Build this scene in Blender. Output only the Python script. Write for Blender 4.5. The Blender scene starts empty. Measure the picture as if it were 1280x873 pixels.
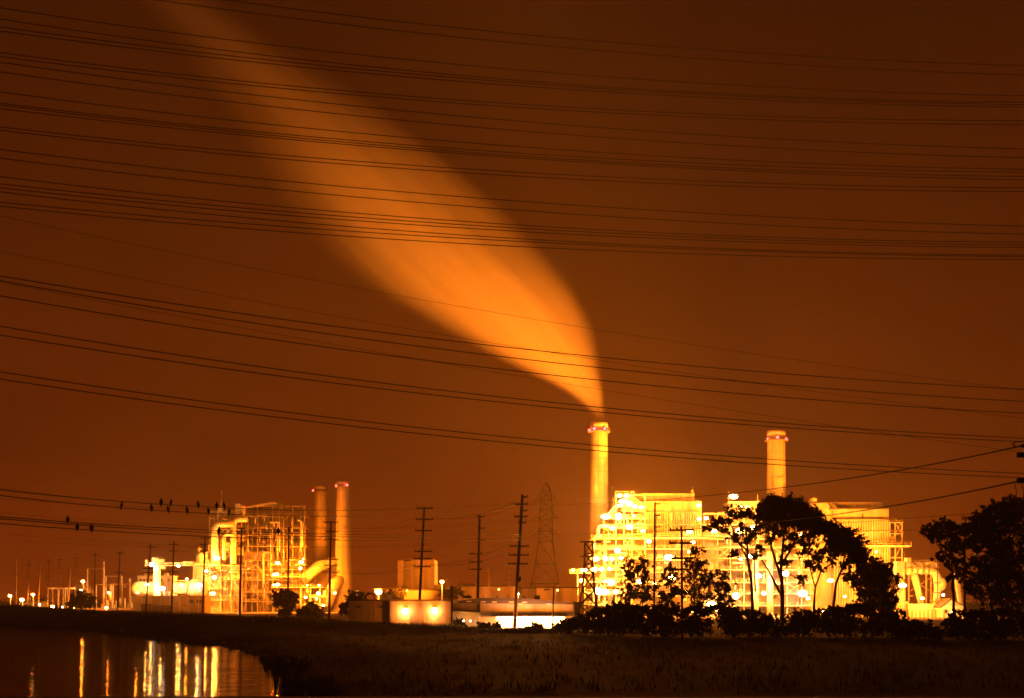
import bpy, math, random
from mathutils import Vector, Matrix
random.seed(7)
rnd = random.random
def U(a, b): return a + (b - a) * random.random()

# ------------------------------------------------------------------ scene, camera
S = bpy.context.scene
COL = S.collection
F = 1372.0          # focal length in photo pixels (photo is 1280 wide)
EYE = 5.5           # camera height above the plant datum
HY = 752.0          # horizon row in the photo
def WX(px, D): return (px - 640.0) * D / F
def WZ(py, D): return EYE + (HY - py) * D / F
def P(px, py, D): return Vector((WX(px, D), D, WZ(py, D)))
GZ = 0.4            # plant ground level

S.render.engine = 'CYCLES'
S.view_settings.view_transform = 'Standard'
S.view_settings.look = 'None'
S.view_settings.exposure = 0.0
S.view_settings.gamma = 1.0
S.view_settings.use_curve_mapping = False
cy = S.cycles
cy.use_denoising = True
cy.max_bounces = 6; cy.diffuse_bounces = 2; cy.glossy_bounces = 3
cy.transparent_max_bounces = 8; cy.volume_bounces = 2
cy.sample_clamp_indirect = 4.0
cy.caustics_reflective = False; cy.caustics_refractive = False
cy.volume_step_rate = 1.0; cy.volume_max_steps = 256
cy.filter_width = 1.5
cy.use_adaptive_sampling = False

cam_d = bpy.data.cameras.new('camera')
cam_d.sensor_width = 36.0
cam_d.lens = 36.0 * F / 1280.0
cam_d.shift_y = (HY - 436.5) / 1280.0
cam_d.clip_end = 6000.0
cam_d.clip_start = 0.2
cam = bpy.data.objects.new('camera', cam_d)
cam.location = (0, 0, EYE)
cam.rotation_euler = (math.radians(90), 0, 0)
COL.objects.link(cam)
S.camera = cam

# ------------------------------------------------------------------ materials
def newmat(name):
    m = bpy.data.materials.new(name); m.use_nodes = True
    nt = m.node_tree
    return m, nt, nt.nodes['Principled BSDF'], nt.nodes['Material Output']

def mat(name, c, rough=0.8, metal=0.0, var=0.25, scale=0.6, bump=0.0, stretch=None, streak=0.0, spec=0.3):
    """paint or mineral surface: base colour broken up by two octaves of noise (stains, dirt)"""
    m, nt, b, out = newmat(name)
    N, L = nt.nodes, nt.links
    tc = N.new('ShaderNodeTexCoord')
    mp = N.new('ShaderNodeMapping')
    if stretch: mp.inputs['Scale'].default_value = stretch
    L.new(tc.outputs['Object'], mp.inputs['Vector'])
    n = N.new('ShaderNodeTexNoise'); n.inputs['Scale'].default_value = scale; n.inputs['Detail'].default_value = 6
    L.new(mp.outputs['Vector'], n.inputs['Vector'])
    r = N.new('ShaderNodeValToRGB')
    r.color_ramp.elements[0].position = 0.3; r.color_ramp.elements[1].position = 0.7
    lo = [max(0.0, x * (1 - var)) for x in c]; hi = [min(0.9, x * (1 + var)) for x in c]
    r.color_ramp.elements[0].color = (*lo, 1); r.color_ramp.elements[1].color = (*hi, 1)
    L.new(n.outputs['Fac'], r.inputs['Fac'])
    L.new(r.outputs['Color'], b.inputs['Base Color'])
    b.inputs['Roughness'].default_value = rough
    b.inputs['Metallic'].default_value = metal
    b.inputs['Specular IOR Level'].default_value = spec
    if bump:
        bp = N.new('ShaderNodeBump'); bp.inputs['Strength'].default_value = bump; bp.inputs['Distance'].default_value = 0.1
        L.new(n.outputs['Fac'], bp.inputs['Height']); L.new(bp.outputs['Normal'], b.inputs['Normal'])
    return m

def emis(name, c, s):
    m = bpy.data.materials.new(name); m.use_nodes = True
    nt = m.node_tree; nt.nodes.clear()
    e = nt.nodes.new('ShaderNodeEmission'); o = nt.nodes.new('ShaderNodeOutputMaterial')
    e.inputs['Color'].default_value = (*c, 1); e.inputs['Strength'].default_value = s
    nt.links.new(e.outputs['Emission'], o.inputs['Surface'])
    m.cycles.emission_sampling = 'NONE'
    return m

M = {}
M['concrete'] = mat('stack_concrete', (0.47, 0.45, 0.41), 0.9, var=0.22, scale=0.25, stretch=(1, 1, 0.18), bump=0.15)
def concrete_lines(m):
    nt = m.node_tree; N, L = nt.nodes, nt.links; b = N['Principled BSDF']
    src = b.inputs['Base Color'].links[0].from_socket
    tc = N.new('ShaderNodeTexCoord'); sp = N.new('ShaderNodeSeparateXYZ'); L.new(tc.outputs['Object'], sp.inputs[0])
    w = N.new('ShaderNodeMath'); w.operation = 'FRACT'; q = N.new('ShaderNodeMath'); q.operation = 'DIVIDE'; q.inputs[1].default_value = 4.6
    L.new(sp.outputs['Z'], q.inputs[0]); L.new(q.outputs[0], w.inputs[0])
    g = N.new('ShaderNodeMath'); g.operation = 'LESS_THAN'; g.inputs[1].default_value = .11; L.new(w.outputs[0], g.inputs[0])
    # rain streaks and soot
    mp = N.new('ShaderNodeMapping'); mp.inputs['Scale'].default_value = (1.3, 1.3, .035); L.new(tc.outputs['Object'], mp.inputs['Vector'])
    n = N.new('ShaderNodeTexNoise'); n.inputs['Scale'].default_value = 1.0; n.inputs['Detail'].default_value = 4; L.new(mp.outputs['Vector'], n.inputs['Vector'])
    mr = N.new('ShaderNodeMapRange'); mr.inputs['From Min'].default_value = .35; mr.inputs['From Max'].default_value = .65; mr.inputs['To Min'].default_value = .80; mr.inputs['To Max'].default_value = 1.08
    L.new(n.outputs['Fac'], mr.inputs['Value'])
    k = N.new('ShaderNodeMath'); k.operation = 'MULTIPLY_ADD'; k.inputs[1].default_value = -.13; L.new(g.outputs[0], k.inputs[0]); L.new(mr.outputs['Result'], k.inputs[2])
    mx = N.new('ShaderNodeVectorMath'); mx.operation = 'SCALE'; L.new(src, mx.inputs[0]); L.new(k.outputs[0], mx.inputs['Scale'])
    L.new(mx.outputs[0], b.inputs['Base Color'])
concrete_lines(M['concrete'])
M['steel'] = mat('painted_steel', (0.46, 0.45, 0.42), 0.6, var=0.3, scale=0.8)
M['steel_old'] = mat('weathered_steel', (0.30, 0.28, 0.25), 0.7, var=0.4, scale=0.5)
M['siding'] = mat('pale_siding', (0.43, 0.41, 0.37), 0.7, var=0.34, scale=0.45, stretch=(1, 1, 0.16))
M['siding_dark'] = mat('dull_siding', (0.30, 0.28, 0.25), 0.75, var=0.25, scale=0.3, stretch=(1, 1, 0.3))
M['casing'] = mat('boiler_casing', (0.24, 0.22, 0.19), 0.7, var=0.4, scale=0.25)
M['duct'] = mat('duct_cladding', (0.58, 0.57, 0.53), 0.45, var=0.18, scale=0.5)
M['roof'] = mat('roof_felt', (0.07, 0.065, 0.06), 0.9, var=0.3, scale=0.4)
M['white'] = mat('white_paint', (0.72, 0.72, 0.70), 0.6, var=0.1, scale=0.4)
M['dark'] = mat('dark_metal', (0.05, 0.048, 0.045), 0.6, var=0.3, scale=1.0)
M['wood'] = mat('creosoted_wood', (0.045, 0.034, 0.025), 0.9, var=0.4, scale=3.0, stretch=(4, 4, 0.3))
M['palepole'] = mat('pale_pole_wood', (0.38, 0.34, 0.29), 0.85, var=0.25, scale=1.5, stretch=(3, 3, 0.3))
M['wire'] = mat('weathered_cable', (0.035, 0.032, 0.03), 0.6, var=0.2, scale=1.0)
M['lattice'] = mat('galvanised_lattice', (0.13, 0.13, 0.13), 0.55, metal=0.2, var=0.25, scale=1.0)
M['glassy'] = mat('brown_porcelain', (0.06, 0.035, 0.025), 0.25, var=0.2, scale=3.0)
M['bark'] = mat('tree_bark', (0.09, 0.07, 0.055), 0.95, var=0.4, scale=2.0, stretch=(2, 2, 0.4), bump=0.3)
M['bird'] = mat('black_feathers', (0.015, 0.014, 0.014), 0.7, var=0.2, scale=8.0)
M['asphalt'] = mat('asphalt', (0.05, 0.05, 0.052), 0.9, var=0.25, scale=2.0, bump=0.2)
M['kerb'] = mat('kerb_concrete', (0.3, 0.29, 0.27), 0.9, var=0.2, scale=2.0)
M['paint'] = mat('road_paint', (0.7, 0.55, 0.12), 0.7, var=0.15, scale=4.0)
M['yard'] = mat('yard_gravel', (0.22, 0.2, 0.17), 0.95, var=0.25, scale=0.5, bump=0.2)
M['sod'] = emis('sodium_glass', (1.0, 0.45, 0.11), 120.0)
M['sodsmall'] = emis('small_sodium_glass', (1.0, 0.36, 0.06), 32.0)
M['halide'] = emis('metal_halide_glass', (1.0, 0.74, 0.52), 60.0)
M['sodleft'] = emis('far_sodium_glass', (1.0, 0.40, 0.09), 45.0)
M['red'] = emis('red_beacon_glass', (1.0, 0.045, 0.045), 16.0)

def leafmat(name, c1, c2):
    m, nt, b, out = newmat(name)
    N, L = nt.nodes, nt.links
    g = N.new('ShaderNodeNewGeometry')
    r = N.new('ShaderNodeValToRGB')
    r.color_ramp.elements[0].color = (*c1, 1); r.color_ramp.elements[1].color = (*c2, 1)
    L.new(g.outputs['Random Per Island'], r.inputs['Fac'])
    L.new(r.outputs['Color'], b.inputs['Base Color'])
    b.inputs['Roughness'].default_value = 0.65
    b.inputs['Specular IOR Level'].default_value = 0.25
    return m
M['leaf'] = leafmat('eucalyptus_leaves', (0.03, 0.038, 0.02), (0.065, 0.075, 0.04))
M['leafdark'] = leafmat('scrub_leaves', (0.025, 0.03, 0.016), (0.05, 0.055, 0.03))
M['grass'] = leafmat('dry_grass', (0.012, 0.007, 0.0035), (0.03, 0.018, 0.009))

def groundmat():
    m, nt, b, out = newmat('bank_soil')
    N, L = nt.nodes, nt.links
    tc = N.new('ShaderNodeTexCoord')
    n = N.new('ShaderNodeTexNoise'); n.inputs['Scale'].default_value = 0.09; n.inputs['Detail'].default_value = 8
    n2 = N.new('ShaderNodeTexNoise'); n2.inputs['Scale'].default_value = 1.3; n2.inputs['Detail'].default_value = 5
    L.new(tc.outputs['Object'], n.inputs['Vector']); L.new(tc.outputs['Object'], n2.inputs['Vector'])
    mx = N.new('ShaderNodeMath'); mx.operation = 'MULTIPLY_ADD'; mx.inputs[1].default_value = 0.45
    L.new(n2.outputs['Fac'], mx.inputs[0]); L.new(n.outputs['Fac'], mx.inputs[2])
    r = N.new('ShaderNodeValToRGB')
    e = r.color_ramp.elements
    e[0].position = 0.5; e[0].color = (0.009, 0.0048, 0.0026, 1)
    e[1].position = 0.9; e[1].color = (0.025, 0.014, 0.008, 1)
    L.new(mx.outputs[0], r.inputs['Fac']); L.new(r.outputs['Color'], b.inputs['Base Color'])
    b.inputs['Roughness'].default_value = 1.0; b.inputs['Specular IOR Level'].default_value = 0.05
    bp = N.new('ShaderNodeBump'); bp.inputs['Strength'].default_value = 0.6; bp.inputs['Distance'].default_value = 0.3
    L.new(n2.outputs['Fac'], bp.inputs['Height']); L.new(bp.outputs['Normal'], b.inputs['Normal'])
    return m
M['ground'] = groundmat()

def watermat():
    m, nt, b, out = newmat('channel_water')
    N, L = nt.nodes, nt.links
    N.remove(b)
    df = N.new('ShaderNodeBsdfDiffuse'); df.inputs['Color'].default_value = (0.012, 0.009, 0.006, 1)
    b = N.new('ShaderNodeBsdfGlossy'); b.inputs['Color'].default_value = (0.26, 0.245, 0.22, 1); b.inputs['Roughness'].default_value = 0.06
    asd = N.new('ShaderNodeAddShader'); L.new(df.outputs[0], asd.inputs[0]); L.new(b.outputs[0], asd.inputs[1]); L.new(asd.outputs[0], out.inputs['Surface'])
    tc = N.new('ShaderNodeTexCoord'); mp = N.new('ShaderNodeMapping'); mp.inputs['Scale'].default_value = (0.06, 1.0, 1)
    n = N.new('ShaderNodeTexNoise'); n.inputs['Scale'].default_value = 1.6; n.inputs['Detail'].default_value = 2
    L.new(tc.outputs['Object'], mp.inputs['Vector']); L.new(mp.outputs['Vector'], n.inputs['Vector'])
    bp = N.new('ShaderNodeBump'); bp.inputs['Strength'].default_value = 0.5; bp.inputs['Distance'].default_value = 0.14
    L.new(n.outputs['Fac'], bp.inputs['Height']); L.new(bp.outputs['Normal'], b.inputs['Normal'])
    return m
M['water'] = watermat()

# ------------------------------------------------------------------ mesh builder and tagging
class MB:
    def __init__(s): s.v = []; s.f = []; s.smooth = []
    def add(s, vs, fs, sm=False):
        o = len(s.v); s.v += [tuple(p) for p in vs]
        s.f += [tuple(i + o for i in f) for f in fs]; s.smooth += [sm] * len(fs)
        return s
    def box(s, x0, x1, y0, y1, z0, z1):
        if x0 > x1: x0, x1 = x1, x0
        if z0 > z1: z0, z1 = z1, z0
        vs = [(x0,y0,z0),(x1,y0,z0),(x1,y1,z0),(x0,y1,z0),(x0,y0,z1),(x1,y0,z1),(x1,y1,z1),(x0,y1,z1)]
        return s.add(vs, [(3,2,1,0),(4,5,6,7),(0,1,5,4),(1,2,6,5),(2,3,7,6),(3,0,4,7)])
    def pbox(s, px0, px1, py0, py1, D, depth):
        """box seen as px0..px1, py0..py1 at distance D, running back by depth"""
        return s.box(WX(px0, D), WX(px1, D), D, D + depth, WZ(py0, D), WZ(py1, D))
    def bar(s, p, q, w, h=None):
        p, q = Vector(p), Vector(q); h = h or w
        d = q - p
        if d.length < 1e-6: return s
        d.normalize()
        up = Vector((0,0,1)) if abs(d.z) < 0.95 else Vector((0,1,0))
        a = d.cross(up).normalized() * (w/2); b = a.cross(d).normalized() * (h/2)
        vs = [p-a-b, p+a-b, p+a+b, p-a+b, q-a-b, q+a-b, q+a+b, q-a+b]
        return s.add(vs, [(3,2,1,0),(4,5,6,7),(0,1,5,4),(1,2,6,5),(2,3,7,6),(3,0,4,7)])
    def tube(s, pts, r, n=8, cap=True):
        pts = [Vector(p) for p in pts]
        rs = r if isinstance(r, (list, tuple)) else [r] * len(pts)
        vs, fs = [], []
        prev = None
        for i, p in enumerate(pts):
            d = (pts[min(i+1, len(pts)-1)] - pts[max(i-1, 0)]).normalized()
            if prev is None:
                up = Vector((0,0,1)) if abs(d.z) < 0.9 else Vector((0,1,0))
                a = d.cross(up).normalized()
            else:
                a = (prev - d * prev.dot(d)).normalized()
            prev = a; b = d.cross(a)
            for k in range(n):
                t = 2*math.pi*k/n
                vs.append(p + (a*math.cos(t) + b*math.sin(t)) * rs[i])
        for i in range(len(pts)-1):
            for k in range(n):
                k2 = (k+1) % n
                fs.append((i*n+k, i*n+k2, (i+1)*n+k2, (i+1)*n+k))
        if cap:
            fs.append(tuple(range(n-1, -1, -1))); fs.append(tuple((len(pts)-1)*n + k for k in range(n)))
        return s.add(vs, fs, n > 5)
    def lathe(s, prof, c, n=24, cap=True):
        vs, fs = [], []
        for (r, z) in prof:
            for k in range(n):
                t = 2*math.pi*k/n
                vs.append((c[0]+r*math.cos(t), c[1]+r*math.sin(t), c[2]+z))
        m = len(prof)
        for i in range(m-1):
            for k in range(n):
                k2 = (k+1) % n
                fs.append((i*n+k, i*n+k2, (i+1)*n+k2, (i+1)*n+k))
        if cap:
            fs.append(tuple(range(n-1, -1, -1))); fs.append(tuple((m-1)*n+k for k in range(n)))
        return s.add(vs, fs, True)
    def ball(s, c, rx, ry=None, rz=None, n=10, m=6):
        ry = ry or rx; rz = rz or rx
        vs, fs = [], []
        for i in range(1, m):
            ph = math.pi*i/m
            for k in range(n):
                t = 2*math.pi*k/n
                vs.append((c[0]+rx*math.sin(ph)*math.cos(t), c[1]+ry*math.sin(ph)*math.sin(t), c[2]+rz*math.cos(ph)))
        top = len(vs); vs.append((c[0],c[1],c[2]+rz)); bot = len(vs); vs.append((c[0],c[1],c[2]-rz))
        for i in range(m-2):
            for k in range(n):
                k2 = (k+1) % n
                fs.append((i*n+k, (i+1)*n+k, (i+1)*n+k2, i*n+k2))
        for k in range(n):
            k2 = (k+1) % n
            fs.append((top, k, k2)); fs.append((bot, (m-2)*n+k2, (m-2)*n+k))
        return s.add(vs, fs, True)
    def prism(s, poly, y0, y1):
        """polygon in XZ swept from y0 to y1"""
        n = len(poly)
        vs = [(x, y0, z) for x, z in poly] + [(x, y1, z) for x, z in poly]
        fs = [tuple(range(n)), tuple(range(2*n-1, n-1, -1))] + [(i, n+i, n+(i+1)%n, (i+1)%n) for i in range(n)]
        return s.add(vs, fs)
    def pprism(s, ppoly, D, depth):
        return s.prism([(WX(a, D), WZ(b, D)) for a, b in ppoly], D, D + depth)
    def leaf(s, p, size, ang=None):
        d = Vector((U(-1,1), U(-1,1), U(-1,1)))
        if d.length < 0.05: d = Vector((1,0,0))
        d.normalize()
        e = Vector((U(-1,1), U(-1,1), U(-1,1))).cross(d)
        if e.length < 0.05: e = d.orthogonal()
        e.normalize()
        a, b = d * size, e * size * U(0.3, 0.55)
        return s.add([p-a, p-b*0.9, p+a, p+b], [(0,1,2,3)])
    def build(s, name, m, parent=None):
        me = bpy.data.meshes.new(name)
        me.from_pydata(s.v, [], s.f)
        me.polygons.foreach_set('use_smooth', s.smooth)
        me.materials.append(M[m] if isinstance(m, str) else m)
        me.update()
        o = bpy.data.objects.new(name, me)
        COL.objects.link(o)
        if parent is not None:
            o.parent = parent
            o.location = -parent.location
        return o

def tag(o, label=None, cat=None, group=None, kind=None):
    if label: o['label'] = label
    if cat: o['category'] = cat
    if group: o['group'] = group
    if kind: o['kind'] = kind
    return o
def thing(name, loc, label, cat, group=None):
    o = bpy.data.objects.new(name, None); COL.objects.link(o)
    o.location = loc; o.empty_display_size = 0.5
    return tag(o, label, cat, group)
def copy_tree(o, parent=None):
    c = o.copy(); COL.objects.link(c); c.parent = parent
    for ch in list(o.children): copy_tree(ch, c)
    return c

# ------------------------------------------------------------------ sky and faint moonlight
W = bpy.data.worlds.new('World'); S.world = W; W.use_nodes = True
nt = W.node_tree; N, L = nt.nodes, nt.links
bg = N['Background']; wout = N['World Output']
sky = N.new('ShaderNodeTexSky'); sky.sky_type = 'NISHITA'; sky.sun_disc = False
sky.sun_elevation = math.radians(2); sky.sun_rotation = math.radians(150)
L.new(sky.outputs['Color'], bg.inputs['Color']); bg.inputs['Strength'].default_value = 0.00002
tc = N.new('ShaderNodeTexCoord'); sp = N.new('ShaderNodeSeparateXYZ'); L.new(tc.outputs['Generated'], sp.inputs[0])
rp = N.new('ShaderNodeValToRGB'); L.new(sp.outputs['Z'], rp.inputs['Fac'])
rp.color_ramp.interpolation = 'B_SPLINE'
SKY = [(0.0, (0.205, 0.0215, 0.0009)), (0.06, (0.162, 0.0172, 0.0008)), (0.13, (0.098, 0.0108, 0.0005)),
       (0.30, (0.047, 0.0055, 0.0003)), (0.46, (0.014, 0.0017, 0.0002)), (1.0, (0.010, 0.0013, 0.0002))]
el = rp.color_ramp.elements
el[0].position, el[0].color = SKY[0][0], (*SKY[0][1], 1)
el[1].position, el[1].color = SKY[-1][0], (*SKY[-1][1], 1)
for p_, c_ in SKY[1:-1]:
    e_ = el.new(p_); e_.color = (*c_, 1)
cn = N.new('ShaderNodeTexNoise'); cn.inputs['Scale'].default_value = 4.5; cn.inputs['Detail'].default_value = 4; cn.inputs['Roughness'].default_value = .55
cm = N.new('ShaderNodeMapping'); cm.inputs['Scale'].default_value = (1, 1, 2.6); L.new(tc.outputs['Generated'], cm.inputs['Vector']); L.new(cm.outputs['Vector'], cn.inputs['Vector'])
cr_ = N.new('ShaderNodeMapRange'); cr_.inputs['From Min'].default_value = .3; cr_.inputs['From Max'].default_value = .7; cr_.inputs['To Min'].default_value = .84; cr_.inputs['To Max'].default_value = 1.16
L.new(cn.outputs['Fac'], cr_.inputs['Value'])
cx = N.new('ShaderNodeVectorMath'); cx.operation = 'SCALE'; L.new(rp.outputs['Color'], cx.inputs[0]); L.new(cr_.outputs['Result'], cx.inputs['Scale'])
bg2 = N.new('ShaderNodeBackground'); L.new(cx.outputs[0], bg2.inputs['Color']); bg2.inputs['Strength'].default_value = 1.0
ad = N.new('ShaderNodeAddShader'); L.new(bg.outputs[0], ad.inputs[0]); L.new(bg2.outputs[0], ad.inputs[1])
L.new(ad.outputs[0], wout.inputs['Surface'])

sun_d = bpy.data.lights.new('moon_sun', 'SUN'); sun_d.energy = 0.002; sun_d.angle = math.radians(0.5); sun_d.color = (1.0, 0.8, 0.6)
sun = bpy.data.objects.new('moon_sun', sun_d); COL.objects.link(sun)
sun.rotation_euler = (math.radians(88), 0, math.radians(30))

# ------------------------------------------------------------------ terrain and water
WATER_Z = -0.8
SHORE_PX = [(-1400,782),(-300,783.5),(0,784),(60,785.5),(120,792),(200,803),(270,808),(320,822),(345,853),(360,880),(350,935),(250,960)]
SHORE = []
for a, b in SHORE_PX:
    D = (EYE - WATER_Z) * F / (b - HY); SHORE.append((WX(a, D), D))
SHORE += [(-60, 42), (-700, 42)]
def in_poly(x, y, poly):
    c = False; j = len(poly) - 1
    for i in range(len(poly)):
        xi, yi = poly[i]; xj, yj = poly[j]
        if (yi > y) != (yj > y) and x < (xj-xi)*(y-yi)/(yj-yi)+xi: c = not c
        j = i
    return c
def poly_dist(x, y, poly):
    best = 1e9; j = len(poly) - 1
    for i in range(len(poly)):
        ax, ay = poly[j]; bx, by = poly[i]
        dx, dy = bx-ax, by-ay
        t = max(0, min(1, ((x-ax)*dx+(y-ay)*dy)/(dx*dx+dy*dy+1e-9)))
        d = math.hypot(x-ax-t*dx, y-ay-t*dy)
        if d < best: best = d
        j = i
    return best
CREST = [(-1600,300,756),(-300,300,757),(0,300,757.5),(80,285,761),(150,255,765),(250,225,768.5),(430,200,777),(600,186,787),(720,180,791),(1000,175,796)]
CRW = [(WX(a, d), d, WZ(b, d)) for a, d, b in CREST]
from mathutils import noise as NZ
def crest_h(x, y):
    best, hz = 1e9, 0
    for (ax, ay, az), (bx, by, bz) in zip(CRW[:-1], CRW[1:]):
        dx, dy = bx-ax, by-ay
        t = max(0, min(1, ((x-ax)*dx+(y-ay)*dy)/(dx*dx+dy*dy)))
        d = math.hypot(x-ax-t*dx, y-ay-t*dy)
        if d < best: best, hz = d, az + (bz-az)*t
    return hz, best
def height(x, y):
    h = GZ
    if 60 < y < 420 and x < 120:
        hz, d = crest_h(x, y)
        if hz > h: h = h + (hz - h) * math.exp(-(d/16.0)**2)
    if 45 < y < 900:
        h += 0.22 * NZ.noise((x*0.06, y*0.06, 1.7)) + 0.1 * NZ.noise((x*0.25, y*0.25, 4.1)) if y < 205 else 0
    if y < 320 and x < 60 and x > -760:
        d = poly_dist(x, y, SHORE)
        d = max(0, d + 1.6*NZ.noise((x*.11, y*.11, 3.3)) * (1 if d < 20 else 0))
        if in_poly(x, y, SHORE): h = max(-2.6, WATER_Z - 0.02 - d * 0.22)
        elif d < 14:
            t = d / 14.0; t = t*t*(3-2*t)
            h = WATER_Z + (h - WATER_Z) * t
    if y < 26:
        e = 3.9 if y < 18.5 else 3.9 + (0.4-3.9)*(y-18.5)/7.5
        h = max(h, e)
    return h
cols = [-2200,-1800,-1500,-1250,-1050,-880,-740,-620,-500,-400] + list(range(-320, 720, 13)) + list(range(720, 1500, 40)) + [1600,1800,2100,2500,3000,3600]
rows = [4,9,14,18.5,20,22,24,26,30,36,42] + [46+4*i for i in range(16)]
y_ = rows[-1]
while y_ < 330: y_ += 4.2; rows.append(y_)
while y_ < 1600: y_ *= 1.12; rows.append(min(y_, 1600))
gm = MB(); vs = []; fs = []
for D in [-60] + rows:
    for c in cols:
        x = WX(c, max(D, 60)) if D < 60 else WX(c, D)
        vs.append((x, D, height(x, D)))
nc = len(cols)
for i in range(len(rows)):
    for k in range(nc-1):
        fs.append((i*nc+k, i*nc+k+1, (i+1)*nc+k+1, (i+1)*nc+k))
gm.add(vs, fs, True)
tag(gm.build('ground', 'ground'), kind='structure')
wm = MB(); wm.add([(-760, 38, WATER_Z), (60, 38, WATER_Z), (60, 330, WATER_Z), (-760, 330, WATER_Z)], [(0,1,2,3)])
tag(wm.build('water', 'water'), kind='structure')
# road in front of the camera (below the frame), with kerb and centre line
rd = MB(); rd.box(-140, 140, 5.5, 16.5, 3.6, 3.906); tag(rd.build('road', 'asphalt'), kind='structure')
kb = MB(); kb.box(-140, 140, 16.5, 16.75, 3.6, 4.03); kb.box(-140, 140, 5.25, 5.5, 3.6, 4.03); tag(kb.build('kerb', 'kerb'), kind='structure')
mk = MB()
for o_ in (10.85, 11.1): mk.add([(-140,o_,3.911),(140,o_,3.911),(140,o_+0.12,3.911),(-140,o_+0.12,3.911)], [(0,1,2,3)])
tag(mk.build('road_marking', 'paint'), kind='structure')
# pale gravel yard under the plant
yd = MB()
for (a, b, d0, d1) in ((-240, 470, 440, 620), (560, 1260, 300, 520)):
    pts = [(WX(a,d0),d0),(WX(b,d0),d0),(WX(b,d1),d1),(WX(a,d1),d1)]
    yd.add([(x,y,GZ+0.06) for x,y in pts], [(0,1,2,3)])
tag(yd.build('yard', 'yard'), kind='structure')
# grass along the bank and shore
g = MB()
def blade(x, y, z, h):
    a = U(0, 6.28); w = h*0.09
    dx, dy = math.cos(a)*w, math.sin(a)*w
    lx, ly = U(-.35,.35)*h, U(-.35,.35)*h
    g.add([(x-dx,y-dy,z-0.05),(x+dx,y+dy,z-0.05),(x+lx,y+ly,z+h)], [(0,1,2)])
for i in range(9000):
    t = rnd(); k = t*(len(CRW)-2)+0.6; a = int(k); b_ = min(a+1, len(CRW)-1); fr = k-a
    x = CRW[a][0]+(CRW[b_][0]-CRW[a][0])*fr + U(-9,9); y = CRW[a][1]+(CRW[b_][1]-CRW[a][1])*fr + U(-9,9)
    if x < -190: continue
    z = height(x, y)
    if z > WATER_Z+0.3: 
        c = max(0.15, 0.5 + 0.9*NZ.noise((x*0.08, y*0.08, 9)))
        for q in range(3): blade(x+U(-.6,.6), y+U(-.6,.6), z, U(.35,.9)*c)
for i in range(2400):
    D = 62 + 125*rnd()**1.3; px = U(300, 1350); x = WX(px, D); z = height(x, D)
    if z > WATER_Z+0.25:
        for q in range(3): blade(x+U(-.4,.4), D+U(-.4,.4), z, U(.2,.6))
for i in range(2600):      # reeds and weeds along the water's edge
    k_ = random.randrange(1, 9); f = rnd()
    x = SHORE[k_][0]+(SHORE[k_+1][0]-SHORE[k_][0])*f + U(-.5,3.5); y = SHORE[k_][1]+(SHORE[k_+1][1]-SHORE[k_][1])*f + U(-.5,3.5)
    if in_poly(x, y, SHORE): continue
    z = height(x, y); c = max(.1, .45 + 1.2*NZ.noise((x*.13, y*.13, 2.2)))
    for q in range(4): blade(x+U(-.3,.3), y+U(-.3,.3), z, U(.3,1.1)*c)
tag(g.build('grass', 'grass'), kind='stuff')

# ------------------------------------------------------------------ lamps
SOD = (1.0, 0.165, 0.0030); SODY = (1.0, 0.205, 0.0075); HAL = (1.0, 0.36, 0.045)
KP = 4.4; KR = 3.7
lights_cache = {}
def point(parent, loc, power, col=SOD, rad=0.25, spot=None, aim=None):
    d = bpy.data.lights.new('lamp_light', 'SPOT' if spot else 'POINT')
    d.energy = power * (1.0 if spot else KP); d.color = col; d.shadow_soft_size = rad
    o = bpy.data.objects.new('lamp_light', d); COL.objects.link(o)
    o.parent = parent; o.location = Vector(loc) - parent.location
    if spot:
        d.spot_size = spot; d.spot_blend = 0.9
        o.rotation_euler = (Vector(aim) - Vector(loc)).to_track_quat('-Z', 'Y').to_euler()
    return o
def flood(px, py, D, power, label, r=0.5, col=SOD, m='sod', group='floodlights on the plant', spot=None, aim=None, cat='floodlight'):
    c = P(px, py, D)
    t = thing('floodlight', c, label, cat, group)
    h = MB()
    h.box(c.x-r*.6, c.x+r*.6, c.y+r*0.3, c.y+r*0.9, c.z-r*.5, c.z+r*.5)
    h.box(c.x-r*.7, c.x+r*.7, c.y-r*0.1, c.y+r*1.0, c.z+r*.9, c.z+r*1.02)
    h.build('housing', 'dark', t)
    b = MB(); b.bar((c.x, c.y+r*0.9, c.z), (c.x, c.y+r*2.6, c.z-r*.2), r*0.3); b.build('bracket', 'steel_old', t)
    if D > 300: r *= 1.3; q_ = random.choice((.55,.8,1.0,1.15)); rx = r*U(.85,1.8)*q_; rz = r*U(.7,1.05)*q_
    else: rx = rz = r
    if px < 450 and D > 400: rx *= .8; rz *= .8; m = 'sodleft' if m == 'sod' else m
    e = MB(); e.ball(c, rx, r*0.7, rz, 12, 8); e.build('lens', m, t)
    if power: point(t, c + Vector((0, -r*1.2 - 0.9, 0.15)), power*((KR*.52 if 805 < px < 895 else KR)/KP if cat != 'wall lamp' and D > 300 and px > 700 and not spot else 1), col, 0.3, spot, aim)
    return t
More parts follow.
